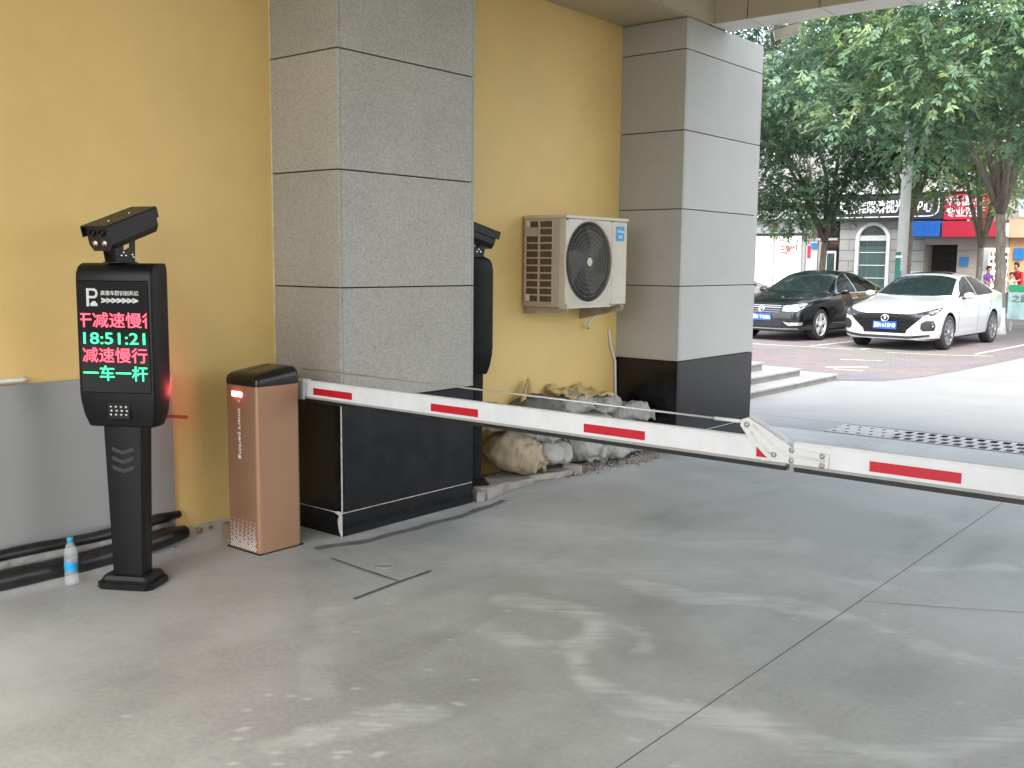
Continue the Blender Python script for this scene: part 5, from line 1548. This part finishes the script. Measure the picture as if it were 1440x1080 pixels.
# right shop
s4 = empty('shop_building', (-4.5, YF, 0))
X = -4.5
pt('upper_wall', -5.88, 8, 40.3, 42.9, 3.3, 8.8, MT['upper'], s4, X)
pt('wall', -4.42, 8, 40.05, 40.3, 0, 3.28, MT['tan'], s4, X)
pt('fascia', -4.42, 8, 39.8, 40.04, 2.66, 3.3, MT['beige'], s4, X)
pt('door_post', -5.44, -5.30, 40.0, 40.1, 0, 2.7, MT['beige'], s4, X)
pt('shop_back', -5.3, -4.44, 40.9, 41.0, 0, 2.7, MT['lit2'], s4, X)
pt('shop_head', -5.3, -4.44, 40.0, 40.8, 2.30, 2.7, MT['grey_render'], s4, X)
pt('strip_light', -5.25, -4.48, 40.2, 40.24, 2.26, 2.29, MT['lit'], s4, X)
for k in range(6):
    z = .7 + k * .26
    sh = pt('shelf', -5.25, -4.48, 40.6, 40.88, z, z + .02, MT['shop_white'], s4, X)
    for i in range(6):
        x = -5.2 + i * .125 + random.uniform(-.01, .01)
        pt('goods', x, x + .085, 40.62, 40.7, z + .021, z + .06 + random.uniform(.05, .14), random.choice([MT['brown_wood'], MT['shop_white'], MT['dark_recess'], MT['sign_red'], MT['grey_render'], MT['white_print']]), sh, X)
pt('counter', -5.28, -4.5, 40.2, 40.5, 0, .68, MT['shop_white'], s4, X)
pt('side_window', -4.1, 3, 39.76, 39.79, 3.40, 3.95, nmat('pale_blue_sign', (.42, .60, .72), .4), s4, X)
tag(s4, 'beige shop with lit shelves behind the big tree trunk', 'shop')
# signs
sg = empty('shop_sign', (-8.75, 39.7, 3.8))
MB().box(-2.05, 2.05, 0, .25, -.44, .50, bev=.01).build('board', MT['sign_black'], sg)
b = MB(); b.tube([(-2.0, -.01, -.33), (1.55, -.01, -.33), (1.75, -.01, -.28), (1.86, -.01, -.16), (1.88, -.01, .0), (1.88, -.01, .47)], .024, 6); b.build('border', MT['white_print'], sg)
text('lettering', '睛悦佳眼睛视光眼中心', .52, MT['white_print'], sg, face_m(-.1, -.012, .03), width=3.55, bold=.012, extrude=.006)
tag(sg, 'black shop sign with white characters above the arched window', 'sign')
sg = empty('shop_sign', (-5.85, 39.68, 3.78))
MB().box(-.82, .9, 0, .25, -.45, .46, bev=.01).build('board', MT['sign_red'], sg)
text('lettering', '手机配件', .38, MT['white_print'], sg, face_m(-.1, -.008, .20), width=1.36, bold=.008)
text('lettering', '专业贴膜', .38, MT['white_print'], sg, face_m(-.06, -.008, -.21), width=1.36, bold=.008)
tag(sg, 'crimson shop sign with two lines of white characters', 'sign')
o = MB().box(-7.9, -6.66, 39.3, 39.9, 2.70, 3.27, bev=.012).build('awning_board', MT['awning_blue']); tag(o, 'blank blue fascia board over the dark entrance', 'sign')
o = MB().box(-6.60, -4.55, 39.3, 39.9, 2.68, 3.25, bev=.012).build('awning_board', MT['awning_red']); tag(o, 'blank red fascia board under the crimson sign', 'sign')
o = MB().box(-6.09, -5.79, 39.95, 39.98, 1.62, 1.95, bev=.004).build('blue_plaque', MT['plaque']); tag(o, 'small blue plaque on the grey stone beside the dark entrance', 'plaque')
o = MB().box(-4.25, -3.90, 39.98, 40.03, 1.88, 2.28, bev=.004).build('blue_plaque', MT['plaque']); tag(o, 'small blue plaque on the orange wall right of the big trunk', 'plaque')
o = MB().box(-7.95, -7.3, 39.6, 39.95, 1.10, 1.40, bev=.01).build('meter_box', MT['shop_white']); tag(o, 'white box on the stone wall left of the dark entrance', 'box')

# banner fence at the right edge
bf = empty('banner_barrier', (0.6, 27.6, 0))
MB().box(-2.05, 3, 0, .05, .98, 1.16, bev=.005).build('green_band', nmat('banner_green', (.03, .36, .16), .5), bf)
MB().box(-2.05, 3, .002, .048, .30, .978).build('banner', nmat('banner_teal', (.42, .60, .58), .5, var=.25, scale=2.5), bf)
text('lettering', '之路西公园', .20, nmat('banner_print', (.06, .10, .11), .5), bf, face_m(-1.45, -.002, .80), width=1.05, bold=.003)
for x in (-2.0, 0, 2.5):
    MB().box(x, x + .06, .05, .10, 0, 1.1).build('post', MT['shutter'], bf)
tag(bf, 'green topped banner barrier with dark characters at the right edge', 'barrier')

# people at the shop, seen from the chest up over the barrier and the car roof
MT['skin'] = nmat('skin', (.48, .30, .21), .55); MT['hair'] = nmat('hair', (.012, .010, .010), .5)
def person(loc, rz, top, legs, label, bend=0.0, arm=0.6, s=1.0):
    t = empty('person', loc, rz); t.scale = (s, s, s)
    f = math.sin(bend); 
    def tp(z, y=0, x=0):   # bend the upper body forward (-Y) about the hip
        if z < .92: return (x, y, z)
        d = z - .92
        return (x, y - d * math.sin(bend), .92 + d * math.cos(bend))
    J = {'pel': tp(.92), 'wst': tp(1.08), 'chs': tp(1.30), 'nek': tp(1.46), 'hd0': tp(1.54, -.01), 'hd1': tp(1.64, -.015), 'hd2': tp(1.70, -.005)}
    rad = {'pel': (.15, .11), 'wst': (.125, .095), 'chs': (.16, .11), 'nek': (.05, .05), 'hd0': (.065, .075), 'hd1': (.078, .095), 'hd2': (.05, .06)}
    E_ = [('pel', 'wst'), ('wst', 'chs'), ('chs', 'nek'), ('nek', 'hd0'), ('hd0', 'hd1'), ('hd1', 'hd2')]
    for sd, sx in (('l', 1), ('r', -1)):
        J['sh' + sd] = tp(1.40, 0, sx * .17); J['el' + sd] = tp(1.16, -.06 - .10 * arm, sx * .23); J['wr' + sd] = tp(1.10, -.12 - .26 * arm, sx * .15); J['ha' + sd] = tp(1.09, -.17 - .29 * arm, sx * .13)
        rad.update({'sh' + sd: (.058, .058), 'el' + sd: (.042, .042), 'wr' + sd: (.028, .028), 'ha' + sd: (.035, .022)})
        J['hp' + sd] = (sx * .09, 0, .88); J['kn' + sd] = (sx * .10, -.02, .48); J['an' + sd] = (sx * .10, .02, .09); J['to' + sd] = (sx * .11, -.14, .04)
        rad.update({'hp' + sd: (.085, .09), 'kn' + sd: (.058, .06), 'an' + sd: (.04, .045), 'to' + sd: (.04, .03)})
        E_ += [('chs', 'sh' + sd), ('sh' + sd, 'el' + sd), ('el' + sd, 'wr' + sd), ('wr' + sd, 'ha' + sd), ('pel', 'hp' + sd), ('hp' + sd, 'kn' + sd), ('kn' + sd, 'an' + sd), ('an' + sd, 'to' + sd)]
    ks = list(J)
    me = bpy.data.meshes.new('body'); me.from_pydata([J[k] for k in ks], [(ks.index(a), ks.index(b)) for a, b in E_], [])
    o = bpy.data.objects.new('body', me); col.objects.link(o)
    o.modifiers.new('skin', 'SKIN'); 
    for i, k in enumerate(ks):
        sv = me.skin_vertices[0].data[i] if me.skin_vertices else None
        if sv: sv.radius = rad[k]; sv.use_root = (k == 'pel')
    ss = o.modifiers.new('sub', 'SUBSURF'); ss.levels = 2; ss.render_levels = 2
    if not me.skin_vertices:
        bm = bmesh.new(); bm.from_mesh(me); ly = bm.verts.layers.skin.verify()
        for v, k in zip(bm.verts, ks): v[ly].radius = rad[k]; v[ly].use_root = (k == 'pel')
        bm.to_mesh(me); bm.free()
    bpy.context.view_layer.update()
    m2 = bpy.data.meshes.new_from_object(o.evaluated_get(bpy.context.evaluated_depsgraph_get())); m2.name = 'body'
    bpy.data.objects.remove(o)
    m2.materials.clear()
    for m in (MT['skin'], top, legs): m2.materials.append(m)
    hd = Vector(J['hd1']); nk = Vector(J['nek'])
    for p in m2.polygons:
        c_ = p.center
        if (c_ - hd).length < .17 or min((c_ - Vector(J['ha' + s_])).length for s_ in 'lr') < .2: p.material_index = 0
        elif c_.z < .93 and abs(c_.y) < .25: p.material_index = 2
        else: p.material_index = 1
        p.use_smooth = True
    o = bpy.data.objects.new('body', m2); col.objects.link(o); o.parent = t
    b = MB(); bmesh.ops.create_uvsphere(b.bm, u_segments=18, v_segments=12, radius=1)
    for v in b.bm.verts:
        fr = v.co.y < -.25 and v.co.z < .35
        v.co = hd + Vector((v.co.x * .092, v.co.y * .108 + .016, v.co.z * .108 + .028)) * 1 if not fr else hd + Vector((v.co.x * .06, v.co.y * .05, .05 + .03 * v.co.z))
    b.build('hair', MT['hair'], t, True)
    return tag(t, label, 'person')
person((-3.12, 36.3, .09), R(-30), nmat('red_top', (.50, .03, .04), .8), nmat('dark_trousers', (.03, .03, .05), .8), 'person in a red top leaning forward beside the big tree trunk', .35, .8, .97)
person((-4.35, 37.0, .09), R(60), nmat('purple_top', (.22, .07, .30), .8), nmat('dark_trousers_b', (.03, .03, .05), .8), 'dark haired person in a purple top in front of the lit shelves', .1, .3, .88)
person((-3.33, 35.9, .09), R(20), nmat('pale_top', (.55, .52, .42), .8), nmat('grey_trousers', (.12, .12, .12), .8), 'small person in a pale top just above the banner barrier', .0, .3, .76)
